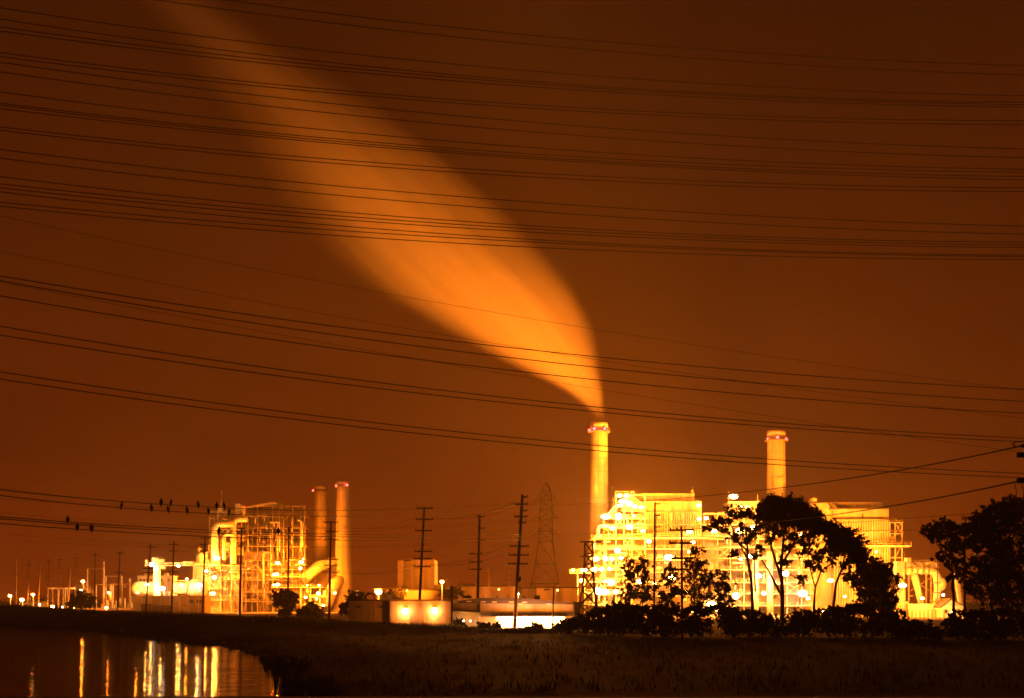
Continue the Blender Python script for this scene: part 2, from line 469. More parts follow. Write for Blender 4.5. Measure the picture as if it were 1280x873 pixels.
def street_lamp(px, py, D, power, label, pole_base=None, r=0.35, col=SOD, m='sod', arm=0.0, pm='steel_old', group='street lamps around the plant'):
    c = P(px, py, D); bx = c.x + arm
    t = thing('street_lamp', (bx, D, GZ), label, 'street lamp', group)
    p = MB(); p.tube([(bx, D+.5, GZ), (bx, D+.5, c.z+.6)], [.14, .09], 8); p.build('post', pm, t)
    a = MB(); a.bar((bx, D+.5, c.z+.55), (c.x, D, c.z+.5), .12); a.build('arm', pm, t)
    h = MB(); h.box(c.x-r*1.2, c.x+r*1.2, D-r*.9, D+r*.9, c.z+r*.55, c.z+r*1.0); h.build('lamp_head', 'dark', t)
    e = MB(); e.ball(c, r, r, r*.75, 10, 6); e.build('lens', m, t)
    if power: point(t, c + Vector((0, -r*1.3-.3, -.2)), power, col, .3)
    return t

# ------------------------------------------------------------------ generic builders
def steel_frame(px_cols, py_rows, D, depths, t, w=0.45, bw=0.35, mname='steel', brace=(), base=None):
    """columns, beams and braces of an open steel structure; px/py as seen at its front face"""
    xs = [WX(p, D) for p in px_cols]; zs = [WZ(p, D) for p in py_rows]; ys = [D + d for d in depths]
    b = MB()
    for x in xs:
        for y in ys: b.box(x-w/2, x+w/2, y-w/2, y+w/2, GZ, max(zs))
    for z in zs:
        for y in ys: b.box(min(xs)-w, max(xs)+w, y-bw*.38, y+bw*.38, z-bw/2, z+bw/2)
        for x in xs: b.box(x-bw*.36, x+bw*.36, ys[0]+bw, ys[-1]-bw, z-bw*.46, z+bw*.46)
    k = b
    for (i, j, typ) in brace:
        x0, x1 = xs[i], xs[i+1]; z0, z1 = zs[j], zs[j+1]; y = ys[0] - .05
        if typ in 'x/': k.bar((x0,y,z0),(x1,y,z1), .22)
        if typ in 'x\\': k.bar((x0,y+.25,z1),(x1,y+.25,z0), .22)
        if typ == 'v':
            k.bar((x0,y,z0),((x0+x1)/2,y,z1), .22); k.bar(((x0+x1)/2,y,z1),(x1,y,z0), .22)
    b.build('steelwork', mname, t)
    return xs, ys, zs
def deck(px0, px1, py, D, y0, y1, t, mname='steel', rail=True, th=0.25):
    x0, x1, z = WX(px0, D), WX(px1, D), WZ(py, D)
    d = MB(); d.box(x0, x1, D+y0, D+y1, z-th, z)
    o = d.build('deck', mname, t)
    if rail:
        r = MB(); n = max(2, int((x1-x0)/2.2))
        for hh in (.55, 1.1): r.bar((x0, D+y0+.05, z+hh), (x1, D+y0+.05, z+hh), .07)
        for i in range(n+1):
            x = x0 + (x1-x0)*i/n; r.bar((x, D+y0+.05, z), (x, D+y0+.05, z+1.1), .07)
        r.build('railing', mname, o)
        for ch in o.children: ch.location = (0,0,0)
    return o
def ribbed(px0, px1, py0, py1, D, depth, t, n, mname='siding', name='ribbed_wall', proud=.35, duty=.5, back=None):
    x0, x1, z0, z1 = WX(px0, D), WX(px1, D), WZ(py1, D), WZ(py0, D)
    m = MB(); m.box(x0, x1, D+proud, D+depth, z0, z1)
    if back: m.build('back_panel', back, t); m = MB()
    s = (x1-x0)/n
    for i in range(n): m.box(x0+s*i+s*(1-duty)/2, x0+s*(i+.5+duty/2), D, D+proud-(.01 if back else 0), z0+.05, z1-.05)
    if back:
        for f in (.02, .5, .98):
            z = z0+(z1-z0)*f; m.box(x0, x1, D+proud*.5, D+proud-.02, z-.15, z+.15)
    return m.build(name, mname, t)
def pipe(pxy, D, r, t, mname='duct', name='pipe', n=10):
    return MB().tube([P(a, b, D) for a, b in pxy], r, n).build(name, mname, t)
def elbow(px0, py_low, py_top, px1, D, r, t, name='duct', mname='duct'):
    """vertical duct from py_low up to py_top that bends over to px1"""
    p0 = P(px0, py_low, D); top = P(px0, py_top, D); q = P(px1, py_top, D)
    R = min(abs(q.x-top.x)*.8, r*2.0); sg = 1 if q.x > top.x else -1
    pts = [p0, Vector((top.x, D, top.z-R))]
    for i in range(1, 7):
        a = math.pi/2*i/6
        pts.append(Vector((top.x+sg*R*(1-math.cos(a)), D, top.z-R+R*math.sin(a))))
    pts.append(q)
    return MB().tube(pts, r, 12).build(name, mname, t)

# ------------------------------------------------------------------ chimney stacks
def stack(label, D, cx, top, w_top, cx_b, w_bot, beac, ring_py, band=None):
    b = P(cx_b, 752, D); tp = P(cx, top, D); k = D/F
    H = tp.z - GZ; rt, rb = w_top*k/2, w_bot*k/2
    t = thing('chimney_stack', (tp.x, D, GZ), label, 'chimney')
    prof = []
    for i in range(13):
        f = i/12; prof.append((rb + (rt-rb)*f**0.8, H*f))
    s = MB(); s.lathe([(rb*1.25,0),(rb*1.25,1.2),(rb*1.02,1.25)] + prof[1:] , (tp.x, D, GZ), 40, True)
    s.build('shaft', 'concrete', t)
    r = MB(); r.lathe([(rt*1.0,H-1.6),(rt*1.07,H-1.55),(rt*1.07,H+.15),(rt*.85,H+.15),(rt*.8,H-.6)], (tp.x, D, GZ), 40, False)
    r.build('rim', 'concrete', t)
    m = MB(); m.lathe([(rt*.8,H+.16),(rt*.8,H+.02)], (tp.x, D, GZ), 32, True); m.build('flue_mouth', 'dark', t)
    zr = WZ(ring_py, D) - GZ - .8
    g_ = MB(); g_.lathe([(rt*1.05,zr),(rt*1.35,zr),(rt*1.35,zr+.15),(rt*1.05,zr+.15)], (tp.x, D, GZ), 32, False)
    gl = g_.build('gallery', 'steel_old', t)
    rr = MB()
    for q in range(16):
        a = 2*math.pi*q/16; x, y = tp.x+rt*1.33*math.cos(a), D+rt*1.33*math.sin(a)
        rr.bar((x,y,GZ+zr+.15),(x,y,GZ+zr+1.2), .06)
    ring = [(tp.x+rt*1.33*math.cos(2*math.pi*q/24), D+rt*1.33*math.sin(2*math.pi*q/24), GZ+zr+1.2) for q in range(25)]
    rr.tube(ring, .035, 4, False); o = rr.build('railing', 'steel_old', t)
    ld = MB()
    a = -2.2
    for sd in (-.25,.25):
        ld.bar((tp.x+(rb+.35)*math.cos(a)+sd, D+(rb+.35)*math.sin(a), GZ),(tp.x+(rt+.3)*math.cos(a)+sd, D+(rt+.3)*math.sin(a), GZ+H), .08)
    ld.build('ladder', 'steel_old', t)
    if band:
        zb = WZ(band, D)-GZ; f = zb/H; rr_ = rb+(rt-rb)*f**.8
        MB().lathe([(rr_*1.0,zb-.3),(rr_*1.03,zb-.25),(rr_*1.03,zb+.25),(rr_,zb+.3)], (tp.x, D, GZ), 40, False).build('band', 'steel_old', t)
    for (px, py, front) in beac:
        c = P(px, py, D)
        dx = c.x - tp.x
        yy = D - (math.sqrt(max(0, (rt*1.3)**2 - dx*dx)) if front else 0) 
        bm = MB(); bm.ball((c.x, yy, c.z), .46, .46, .5, 10, 6)
        bo = bm.build('beacon', 'red', t)
        MB().lathe([(.22,-.9),(.22,-.52),(.3,-.5)], (c.x, yy, c.z), 10).build('beacon_base', 'dark', bo).location = (0,0,0)
        point(t, (c.x + (.7 if dx > 0 else -.7)*(0 if front else 1), yy-.8, c.z), 28, (1, .05, .04), .2)
    return t, tp, rt
stack('tall pale concrete chimney trailing the lit smoke plume, left of the stepped boiler decks', 385, 749, 529, 20.5, 747.3, 28, [(736.8,538,0),(758.5,538,0),(742,538,1),(755,538,1)], 538)
stack('pale concrete chimney without smoke, rising behind the large eucalyptus', 402, 970.3, 539.5, 21.5, 970.5, 29, [(960,549,0),(982.5,549,0),(968.5,549,1)], 549)
stack('shorter left chimney of the pair beside the far steel boiler frame', 545, 400.5, 608, 15.5, 398.8, 25, [(391.3,613.5,0)], 613.5, 660)
stack('taller right chimney of the pair beside the far steel boiler frame', 530, 429.5, 602.5, 16, 427.5, 25, [(420.3,607.5,0),(435,607.5,1)], 607.5, 660)

# ------------------------------------------------------------------ smoke plume
PD = 385.0
PL = [ # py, left, right, density per metre
 (529,739.5,757.5,.07),(518,736,757.5,.09),(505,722,758,.11),(490,702,758.5,.14),(470,662,758,.13),(440,600,755,.10),(410,545,747,.085),
 (380,492,732,.074),(350,442,712,.066),(300,384,664,.056),(250,340,612,.056),(200,306,556,.052),(150,278,494,.046),
 (100,238,424,.036),(50,202,352,.024),(0,152,290,.018),(-60,86,220,.012),(-130,0,150,.007)]
z_lo, z_hi = WZ(529, PD), WZ(-130, PD)
kx = PD/F
cs = [(WZ(y,PD), (WX(l,PD)+WX(r,PD))/2, (r-l)*kx/2, d) for y,l,r,d in PL]
cmin = min(c[1] for c in cs); cmax = max(c[1] for c in cs); wmax = max(c[2] for c in cs); dmax = max(c[3] for c in cs)
pm_, nt, b_, out_ = newmat('smoke'); N, L = nt.nodes, nt.links
N.remove(b_)
tc = N.new('ShaderNodeTexCoord'); sp = N.new('ShaderNodeSeparateXYZ'); L.new(tc.outputs['Object'], sp.inputs[0])
def math_(op, a, b=None, c=None):
    n = N.new('ShaderNodeMath'); n.operation = op
    for i, v in enumerate((a, b, c)):
        if v is None: continue
        if isinstance(v, (int, float)): n.inputs[i].default_value = v
        else: L.new(v, n.inputs[i])
    return n.outputs[0]
zn = N.new('ShaderNodeMapRange'); zn.inputs['From Min'].default_value = z_lo; zn.inputs['From Max'].default_value = z_hi
L.new(sp.outputs['Z'], zn.inputs['Value'])
def curve(vals):
    n = N.new('ShaderNodeFloatCurve'); cu = n.mapping.curves[0]
    pts = [((c[0]-z_lo)/(z_hi-z_lo), v) for c, v in zip(cs, vals)]
    cu.points[0].location = pts[0]; cu.points[1].location = pts[-1]
    for p in pts[1:-1]: cu.points.new(*p)
    for p in cu.points: p.handle_type = 'AUTO'
    n.mapping.update(); L.new(zn.outputs['Result'], n.inputs['Value'])
    return n.outputs[0]
cc = math_('MULTIPLY_ADD', curve([(c[1]-cmin)/(cmax-cmin) for c in cs]), cmax-cmin, cmin)
ww = math_('MULTIPLY', curve([c[2]/wmax for c in cs]), wmax)
dd = math_('MULTIPLY', curve([math.sqrt(c[3]/dmax) for c in cs]), 1.0); dd = math_('MULTIPLY', dd, dd); dd = math_('MULTIPLY', dd, dmax)
u = math_('DIVIDE', math_('SUBTRACT', sp.outputs['X'], cc), ww)
v = math_('DIVIDE', math_('SUBTRACT', sp.outputs['Y'], PD), math_('MULTIPLY_ADD', ww, .8, .6))
cb = N.new('ShaderNodeCombineXYZ'); L.new(u, cb.inputs[0]); L.new(v, cb.inputs[1]); L.new(math_('MULTIPLY', zn.outputs['Result'], 2.2), cb.inputs[2])
nz = N.new('ShaderNodeTexNoise'); nz.inputs['Scale'].default_value = 1.5; nz.inputs['Detail'].default_value = 4.5; nz.inputs['Roughness'].default_value = .52
L.new(cb.outputs[0], nz.inputs['Vector'])
wob = math_('MULTIPLY_ADD', math_('SUBTRACT', nz.outputs['Fac'], .5), .62, 0.0)
# long wind-drawn filaments: fine across the plume, slow along it
cb2 = N.new('ShaderNodeCombineXYZ'); L.new(math_('MULTIPLY', u, 3.2), cb2.inputs[0]); L.new(math_('MULTIPLY', v, 2.6), cb2.inputs[1]); L.new(math_('MULTIPLY', zn.outputs['Result'], 1.7), cb2.inputs[2])
nf = N.new('ShaderNodeTexNoise'); nf.inputs['Scale'].default_value = 1.3; nf.inputs['Detail'].default_value = 3.5; nf.inputs['Distortion'].default_value = 1.1
L.new(cb2.outputs[0], nf.inputs['Vector'])
fil = N.new('ShaderNodeMapRange'); fil.inputs['From Min'].default_value = .28; fil.inputs['From Max'].default_value = .68
fil.inputs['To Min'].default_value = .42; fil.inputs['To Max'].default_value = 1.35; L.new(nf.outputs['Fac'], fil.inputs['Value'])
rr = math_('SQRT', math_('ADD', math_('MULTIPLY', u, u), math_('MULTIPLY', v, v)))
# crisper on the windward (right) side, feathered on the lee side
mr = N.new('ShaderNodeMapRange'); mr.interpolation_type = 'SMOOTHSTEP'
L.new(math_('ADD', rr, wob), mr.inputs['Value'])
mr.inputs['From Min'].default_value = 1.02; mr.inputs['To Min'].default_value = 0; mr.inputs['To Max'].default_value = 1
su = N.new('ShaderNodeMapRange'); su.inputs['From Min'].default_value = -1.0; su.inputs['From Max'].default_value = .9
su.inputs['To Min'].default_value = -.45; su.inputs['To Max'].default_value = .26
L.new(u, su.inputs['Value'])
soft = math_('SUBTRACT', su.outputs['Result'], math_('MULTIPLY', zn.outputs['Result'], .45))
L.new(soft, mr.inputs['From Max'])
body = math_('MULTIPLY', mr.outputs['Result'], fil.outputs['Result'])
den = math_('MULTIPLY', body, dd)
den = math_('MULTIPLY', den, 1.0)
vp = N.new('ShaderNodeVolumePrincipled'); vp.inputs['Color'].default_value = (.97, .97, .97, 1); vp.inputs['Anisotropy'].default_value = 0.1
L.new(den, vp.inputs['Density']); L.new(vp.outputs[0], out_.inputs['Volume'])
pm_.cycles.volume_step_rate = 1.0
pl = MB(); vs = []; fs = []; n = 28
for z, c, w, d in cs:
    for k_ in range(n):
        a = 2*math.pi*k_/n
        vs.append((c + 1.02*w*math.cos(a), PD + 1.02*(w*.8+.6)*math.sin(a), z))
for i in range(len(cs)-1):
    for k_ in range(n):
        k2 = (k_+1) % n; fs.append((i*n+k_, i*n+k2, (i+1)*n+k2, (i+1)*n+k_))
fs.append(tuple(range(n-1,-1,-1))); fs.append(tuple((len(cs)-1)*n+k_ for k_ in range(n)))
pl.add(vs, fs, True)
tag(pl.build('smoke_plume', pm_), 'long orange-lit smoke plume drifting up and left from the chimney', 'smoke', kind='stuff')

# ------------------------------------------------------------------ far left plant: boiler frame and ducts
D = 520
bl = thing('boiler_structure', (WX(325,D), D, GZ), 'open steel boiler frame with pipes and bright ducts, left of the paired chimneys', 'boiler structure')
rowsL = [768,752,740,725,712,700,683,669,660,645,633]
colsL = [302,308,315,322,329,335,341,347,352,359,366,374,381]
br = [(random.randrange(12), random.randrange(10), random.choice('xx/\\v')) for q in range(64)]
steel_frame(colsL, rowsL, D, [0,10,22], bl, .2, .2, 'casing', br)
steel_frame([302,322,341,352,366,381], [768,740,712,683,660,633], D-.6, [0], bl, .32, .28, 'steel_old')
MB().pbox(305,340,640,768,D+11,9).build('boiler_casing', 'casing', bl)
MB().pbox(344,378,648,768,D+11,9).build('boiler_casing', 'casing', bl)
MB().pbox(304,341,690,701,D+1.5,6).build('steam_drum_box', 'siding_dark', bl)
MB().pprism([(304,634),(341,627.5),(352,631),(341,630),(304,636)], D-1, 14).build('roof_sheet', 'steel_old', bl)
for y in (752,740,725,712,700,683,669,660,645): deck(300,383,y,D,-1.2,9,bl,'steel_old', True)
for i_, (a, b, c) in enumerate([(347,627,700),(349.5,628,690),(354.5,626.5,705),(338.5,652,720),(365,633,680),(376,636,690),(310,650,690),(330,690,730)]):
    pipe([(a,b),(a,c)], D-1.9, .2 if i_ % 2 else .3, bl, 'steel' if i_ % 2 else 'steel_old')
pipe([(329,735),(329,692),(331,690.5),(339,690.5),(339,700)], D-2.2, .26, bl, 'steel')
pipe([(304,715),(320,706),(330,719),(341,719)], D-2.2, .15, bl, 'steel')
pipe([(372,650),(377,652),(378,660),(378,684)], D-2.2, .4, bl, 'duct')
for i in range(55):
    a = U(302,380); b = U(640,755); hgt = U(4,14); pipe([(a,b),(a,b+hgt)] if rnd()<.6 else [(a,b),(min(381,a+hgt),b)], D-U(1.4,2.6), U(.08,.2), bl, random.choice(['steel','steel_old','casing']))
for i in range(16):
    a = U(303,376); b = U(650,758); MB().pbox(a,a+U(2,5),b,b+U(2,6),D+U(.5,4),2.5).build('equipment_cabinet', random.choice(['duct','steel','siding_dark']), bl)
# bright hoppers, ducts and vessels on the left flank
elbow(268.5,705,655,292,D-6,1.75,bl)
elbow(291.5,705,649,309,D-5,1.45,bl)
elbow(280,700,668,290,D-7,.8,bl)
for (a,b,c,d_) in ((271.5,278,634,651),(294,300.5,630,646),(301,305,632.5,645),(274,283,640,652),(283,291,660,672),(282,290,678,690),(297,303,668,676),(296,302,684,694)):
    MB().pbox(a,b,c,d_,D-3,4).build('vessel', 'duct', bl)
steel_frame([262,276,289,302], [768,745,725,707,690,676,662,648,640], D-3, [0,8], bl, .3, .28, 'steel', [(0,3,'x'),(1,3,'/'),(1,5,'x'),(2,4,'x'),(2,6,'\\'),(0,1,'x'),(1,7,'v')])
for y in (690,676,662,648): deck(264 if y > 650 else 272,302,y,D-3,-1,8,bl,'steel', True)
MB().tube([P(276.5,636,D-2),P(276.5,614,D-2)], [.22,.1], 6).build('mast', 'steel', bl)
MB().pbox(275.2,277.8,614,616,D-2,.4).build('mast_light', 'steel', bl)
for (a,b) in ((255,690),(260,680),(265,672)): MB().pbox(a,a+7,b,706,D-4,6).build('stepped_box', 'duct', bl)
vv = MB(); c = P(250.5,696,D-5); vv.lathe([(1.9,-3.2),(2.0,-1),(1.8,.6),(1.0,1.7),(.2,2.1)], c, 16); vv.build('domed_vessel', 'duct', bl)
pipe([(249,690),(249,684)], D-5, .3, bl); MB().pbox(246.5,251.5,686,687,D-5,2).build('valve_platform', 'steel', bl)
deck(238,276,705,D-6,-2,10,bl,'steel',True,.9)
ribbed(241,262,708,728,D-2,8,bl,12,'siding')
MB().pbox(255,275,708,768,D+1,6).build('turbine_wall', 'steel', bl)
for i in range(26):
    a = U(242,298); b = U(708,758); h_ = U(4,16); pipe([(a,b),(a,b+h_)] if rnd()<.5 else [(a,b),(min(300,a+h_),b)], D-U(.2,2.5), U(.12,.4), bl, random.choice(['steel','duct','casing']))
for i in range(18):
    a = U(242,296); b = U(712,762); MB().pbox(a,a+U(2,5),b,b+U(2,7),D-U(.3,2),1.6).build('equipment_cabinet', random.choice(['duct','casing','steel_old']), bl)
for y in (722,736,750): deck(241,300,y,D-3,-1,4,bl,'steel')
MB().pbox(276,300,706,768,D+4,6).build('turbine_wall', 'siding', bl)
# low decks right of the frame
for (a,b,y) in ((340,352,706),(370,382,706),(340,382,721),(340,404,734),(376,412,746),(376,412,757)): deck(a,b,y,D-4,-2,6,bl,'steel',True)
for a in (376,388,400,411): pipe([(a,734),(a,768)], D-5, .25, bl, 'steel', 'post')
for i in range(10):
    a = U(378,406); b = U(735,762); MB().pbox(a,a+U(2,6),b,b+U(3,7),D-3,3).build('pump_skid', random.choice(['duct','steel','siding']), bl)
# breeching ducts into the chimney feet
bd = MB(); bd.tube([P(379,726,D+2),P(388,716,D+2),P(399,708,D+4),P(412,703,D+8),P(426,701,D+10)], [2.6,2.6,2.5,2.3,2.1], 14); bd.build('breeching_duct', 'duct', bl)
bd = MB(); bd.tube([P(405,762,D+4),P(413,742,D+4),P(419,730,D+5),P(430,722,D+9)], [3.0,3.2,3.0,2.4], 14); bd.build('breeching_duct', 'duct', bl)
dk = MB(); dk.pprism([(394,722),(399,711),(408,706),(420,704),(427,710),(430,722),(420,731),(410,745),(402,745)], D+7, 10); dk.build('fan_house', 'roof', bl)

FL = 'floodlights on the far left plant'
A1 = 'yellow floodlight on the lower open decks, between the far steel frame and the palm'
for (a,b,pw,lab,r,col,m) in [
 (271,698,9000,'large white-hot floodlight at the feet of the tall elbow ducts, far plant',.95,SODY,'sod'),
 (258,714,5000,'floodlight under the wide slab left of the elbow ducts',.7,SODY,'halide'),
 (268,722,6000,'floodlight against the white turbine wall, upper one',.75,HAL,'halide'),
 (266,742,6000,'floodlight against the white turbine wall, middle one',.75,SODY,'sod'),
 (259,759,3500,'floodlight near the ground by the end of the beige wall',.6,SOD,'sod'),
 (301,716,3000,'small floodlight at the foot of the frame corner column',.5,SOD,'sod'),
 (347,704,6000,'floodlight on the top lamp deck, left of the palm pole',.75,SOD,'sod'),
 (376.5,703,12000,'floodlight on the top lamp deck, right of the dark pole',.65,SOD,'sod'),
 (375.5,710.5,12000,'elongated floodlight just below the top right lamp deck',.85,SOD,'sod'),
 (346,718,5000,'floodlight on the second lamp deck above the palm, right one',.8,SOD,'sod'),
 (342,718.5,3000,'floodlight on the second lamp deck above the palm, left one',.55,SOD,'sod'),
 (347,731,5000,'floodlight just above the palm crown, right one',.75,SOD,'sod'),
 (342,731.5,3000,'floodlight just above the palm crown, left one',.55,SOD,'sod'),
 (384,732,3500,'',.65,SOD,'sod'),(399,732,3500,'',.65,SOD,'sod'),(398,742,3500,'',.7,SODY,'sod'),(382,747,3500,'',.65,SOD,'sod'),(396,748.5,2500,'',.45,SOD,'sod'),(404,757,2500,'',.6,SOD,'sod'),
 (418.5,741.5,5000,'floodlight at the bright breeching duct under the taller paired chimney',.65,SOD,'sod')]:
    flood(a,b,512,pw,lab or A1,r,col,m,FL)

flood(379,699,510,24000,'added upward floodlight at the end of the top lamp deck, aimed at the paired chimneys',.4,SOD,'sod',FL,math.radians(75),P(409,640,545))  # extra spot, added only to brighten the paired chimneys

# ------------------------------------------------------------------ gantry, vessels and beige wall left of the frame
D = 480
w = thing('beige_wall', (WX(208,D), D, GZ), 'long low beige wall with a dark roller door, below the bright vessels', 'building')
MB().pbox(162,256,745.5,767,D,10).build('wall', 'siding_dark', w)
MB().pbox(160.5,257,744.8,745.6,D-.6,11).build('coping', 'siding', w)
dr = MB().pbox(218,232,753,767,D-.12,.1).build('roller_door', 'steel_old', w)
for (a,b,y,h) in ((195,212,757,10),(176,186,755,12)): MB().pbox(a,b,y,y+h,D-3,2.4).build('lean_to', 'roof', w)
v_ = MB(); c0, c1 = P(172,736,D+14), P(196,736,D+14)
v_.tube([c0+Vector((-2.6,0,0)),c0+Vector((-2.0,0,0)),c0+Vector((-.8,0,0)),c0,c1],[.4,1.9,2.9,3.2,3.2],18)
tag(v_.build('pressure_vessel','white'),'white round-ended pressure vessel behind the beige wall, left end','vessel')
for (a,b,y0,lab) in ((216,237,728,'white horizontal vessel behind the beige wall, between the lamp post and frame'),(238,258,725,'large white vessel behind the beige wall, nearest the boiler frame')):
    v_ = MB(); c0, c1 = P(a,735.5,D+14), P(b,735.5,D+14); r_ = (735.5-y0)*(D+14)/F
    v_.tube([c0,c0+Vector((.6,0,0)),c1-Vector((.6,0,0)),c1],[r_*.7,r_,r_,r_*.7],18); tag(v_.build('pressure_vessel','white'),lab,'vessel')
h = thing('control_building', (WX(194,D+26), D+26, GZ), 'pale flat-roofed block standing behind the round-ended vessel', 'building')
MB().pbox(172,215,720.5,768,D+26,8).build('wall', 'siding', h); MB().pbox(171,216,719.8,720.6,D+25.5,9).build('roof', 'steel', h)
gt = thing('gantry_crane', (WX(195,D+8), D+8, GZ), 'lit gantry column with long horizontal boom left of the boiler frame', 'gantry')
MB().pbox(192,198,707,768,D+8,3).build('column', 'white', gt)
for q in range(9): MB().pbox(174.5+4.4*q,176.8+4.4*q,724,727,D+25.9,.08).build('window','dark',h)
for a in (180,205): MB().pbox(a,a+4,717,719.8,D+27,3).build('roof_unit','steel_old',h)
for q in range(8): MB().pbox(164+12*q,164.7+12*q,746,767,D-.25,.22).build('pilaster','siding',w)
for (a,b) in ((236,242),(246,252)): MB().pbox(a,b,750,754,D-.1,.08).build('louvre','dark',w)
for q in range(26):
    a = U(163,252); y = U(724,742); hh = U(3,14); pp = [(a,y),(a,min(745,y+hh))] if rnd()<.55 else [(a,y),(min(255,a+hh),y)]
    pipe(pp, D+U(8,10), U(.1,.25), h, random.choice(['steel','steel_old','casing']))
bm = MB(); 
for y in (703.5,706.8): bm.pbox(181,262,y,y+.7,D+8,.5); bm.pbox(181,262,y,y+.7,D+10.2,.5)
for i in range(24):
    a = 181+81*i/24; bm.bar(P(a,707,D+8.2),P(a+81/48,704,D+8.2),.16); bm.bar(P(a+81/48,704,D+8.2),P(a+81/24,707,D+8.2),.16)
bm.build('boom', 'steel', gt)
for (a,b,y0,y1) in ((190,195,698,702.5),(196,203,699,702.5),(198.5,204,707.5,711.5),(181,182.2,700,703),(229,238,702,703.2)): MB().pbox(a,b,y0,y1,D+7.5,3).build('cab', 'steel_old', gt)
rl = MB(); 
for i in range(6): rl.bar(P(190+2.6*i,703,D+7.6),P(190+2.6*i,697,D+7.6),.09)
rl.bar(P(190,697,D+7.6),P(204,697,D+7.6),.09); rl.build('railing','steel',gt)
for (a,b,D_,pw,lab,r,col,m) in [
 (189.5,706,486,2500,'blue-white lamp under the gantry boom, at its column',.6,HAL,'halide'),
 (223,707.5,486,2500,'blue-white lamp under the middle of the gantry boom',.7,HAL,'halide'),
 (203,736,487,3200,'white floodlight low beside the gantry column',.9,HAL,'halide'),
 (184,731,487,2400,'floodlight over the round-ended vessel',.6,HAL,'halide'),
 (226,732,487,1700,'floodlight in front of the middle white vessel',.5,HAL,'halide'),
 (248,732,487,3000,'floodlight in front of the vessel nearest the boiler frame',.8,HAL,'halide'),
 (172,741,485,3000,'floodlight at the rounded end of the white vessel',.5,SODY,'sod')]:
    flood(a,b,D_,pw,lab,r,col,m,FL)
street_lamp(233.5,724,470,1800,'slim post lamp in front of the beige wall and white vessels',r=.5,pm='palepole')
street_lamp(136,741,465,900,'lamp on a short post inside the switchyard frames',r=.4)
street_lamp(133,760,452,2200,'bright low lamp at the bank edge in front of the switchyard',r=.6)

# ------------------------------------------------------------------ switchyard frames
def portal(px0, px1, top, base, D, label, extra=0.0, mid=None):
    t = thing('switchyard_frame', (WX((px0+px1)/2,D), D, GZ), label, 'switchyard frame', 'switchyard frames')
    for a, e in ((px0, 0), (px1, extra)):
        MB().bar(P(a, base, D), P(a, top-e, D), .5).build('leg', 'steel', t)
    MB().bar(P(px0, top, D), P(px1, top, D), .45).build('crossbeam', 'steel', t)
    iz = MB()
    for i in range(1, 4):
        a = px0+(px1-px0)*i/4; iz.bar(P(a, top+.4, D), P(a, top+4, D), .14)
    iz.build('insulator_string', 'glassy', t)
    if mid: MB().bar(P(px0, mid, D), P(px1, mid, D), .3).build('crossbeam', 'steel', t)
portal(109,129.5,711,768,468,'tall thin portal frame with one leg rising above its crossbeam',9.0)
portal(132,152,720.5,768,462,'second thin portal frame, right of the tallest switchyard frame',0,731)
portal(138.5,162,730.5,768,466,'lowest wide portal frame beside the beige wall',7)
portal(120,141,731,768,474,'low portal frame between the two tall switchyard frames')
portal(73,81.5,736,768,470,'small portal frame in front of the dark tree at far left',0)
sy = MB()
eq = thing('switchgear', (WX(148,464), 464, GZ), 'cluster of lit switchgear cabinets and bushings under the portal frames', 'switchgear')
for i in range(22):
    a = U(121,164); h_ = U(5,17); MB().pbox(a,a+U(.6,2.6),768-h_-4,768,464+U(-3,6),1).build(random.choice(['cabinet','bushing']), random.choice(['steel','duct','steel_old']), eq)
# far-left bits
tk = MB(); c = P(104,768,525); r_ = 14.5*525/F; tk.lathe([(r_,0),(r_,8.5),(r_*.8,11),(r_*.45,13),(.2,13.8)], (c.x, 525, GZ), 28)
tag(tk.build('storage_tank','siding'),'pale storage tank with a domed roof behind the dark round tree at far left','tank')
sh = thing('open_shed', (WX(72,480),480,GZ), 'long flat shelter roof on thin posts, left of the domed tank', 'shelter')
MB().pbox(59,86,734.8,736.6,480,7).build('roof','steel',sh)
for a in (60,66,79,85): MB().bar(P(a,736.6,481),P(a,768,481),.3).build('post','steel_old',sh)
ot = thing('site_office', (WX(41,500),500,GZ), 'tiny lit site office near the left edge', 'building')
MB().pbox(31,52,752.5,768,500,6).build('wall','siding',ot); MB().pbox(30,53,751.6,752.6,499,8).build('roof','roof',ot); MB().pbox(24,33,747,768,503,5).build('annex','siding_dark',ot)
MB().pbox(44,46,755,760,499.9,.08).build('door','dark',ot)
lw = thing('boundary_wall', (WX(120,458),458,GZ), 'low boundary wall running below the switchyard lamps', 'wall')
MB().pbox(-60,166,760.5,770,458,.4).build('wall','siding_dark',lw)
for (a,b,D_,pw,lab,r,m,col,arm) in [
 (12.5,745,470,2500,'sodium street lamp at the far left edge of the plant',.65,'sod',SOD,0),
 (27.5,750,470,3500,'brighter sodium lamp beside the tiny site office',.8,'sod',SODY,0),
 (41,743.5,470,2500,'sodium street lamp left of the pale leaning pole',.65,'sod',SOD,0),
 (66,758.5,455,2500,'low bright lamp at the bank edge, left of the dark tree',.7,'sod',SOD,0),
 (103.5,727,490,2500,'high lamp in front of the domed tank',.65,'sod',SOD,0),
 (101,738,478,800,'small lamp low in front of the domed tank',.45,'halide',HAL,0),
 (49,756,470,1200,'small blue-white lamp beside the tiny site office',.45,'halide',HAL,0),
 (100,759,455,1200,'small oval lamp at the bank edge under the dark tree',.5,'sod',SOD,0),
 (78,759,455,400,'tiny white lamp at the bank edge, left of the dark tree',.3,'halide',HAL,0),
 (92,760,455,400,'tiny yellow lamp at the bank edge under the dark tree',.35,'sod',SOD,0)]:
    street_lamp(a,b,D_,pw,lab,r=r,m=m,col=col)

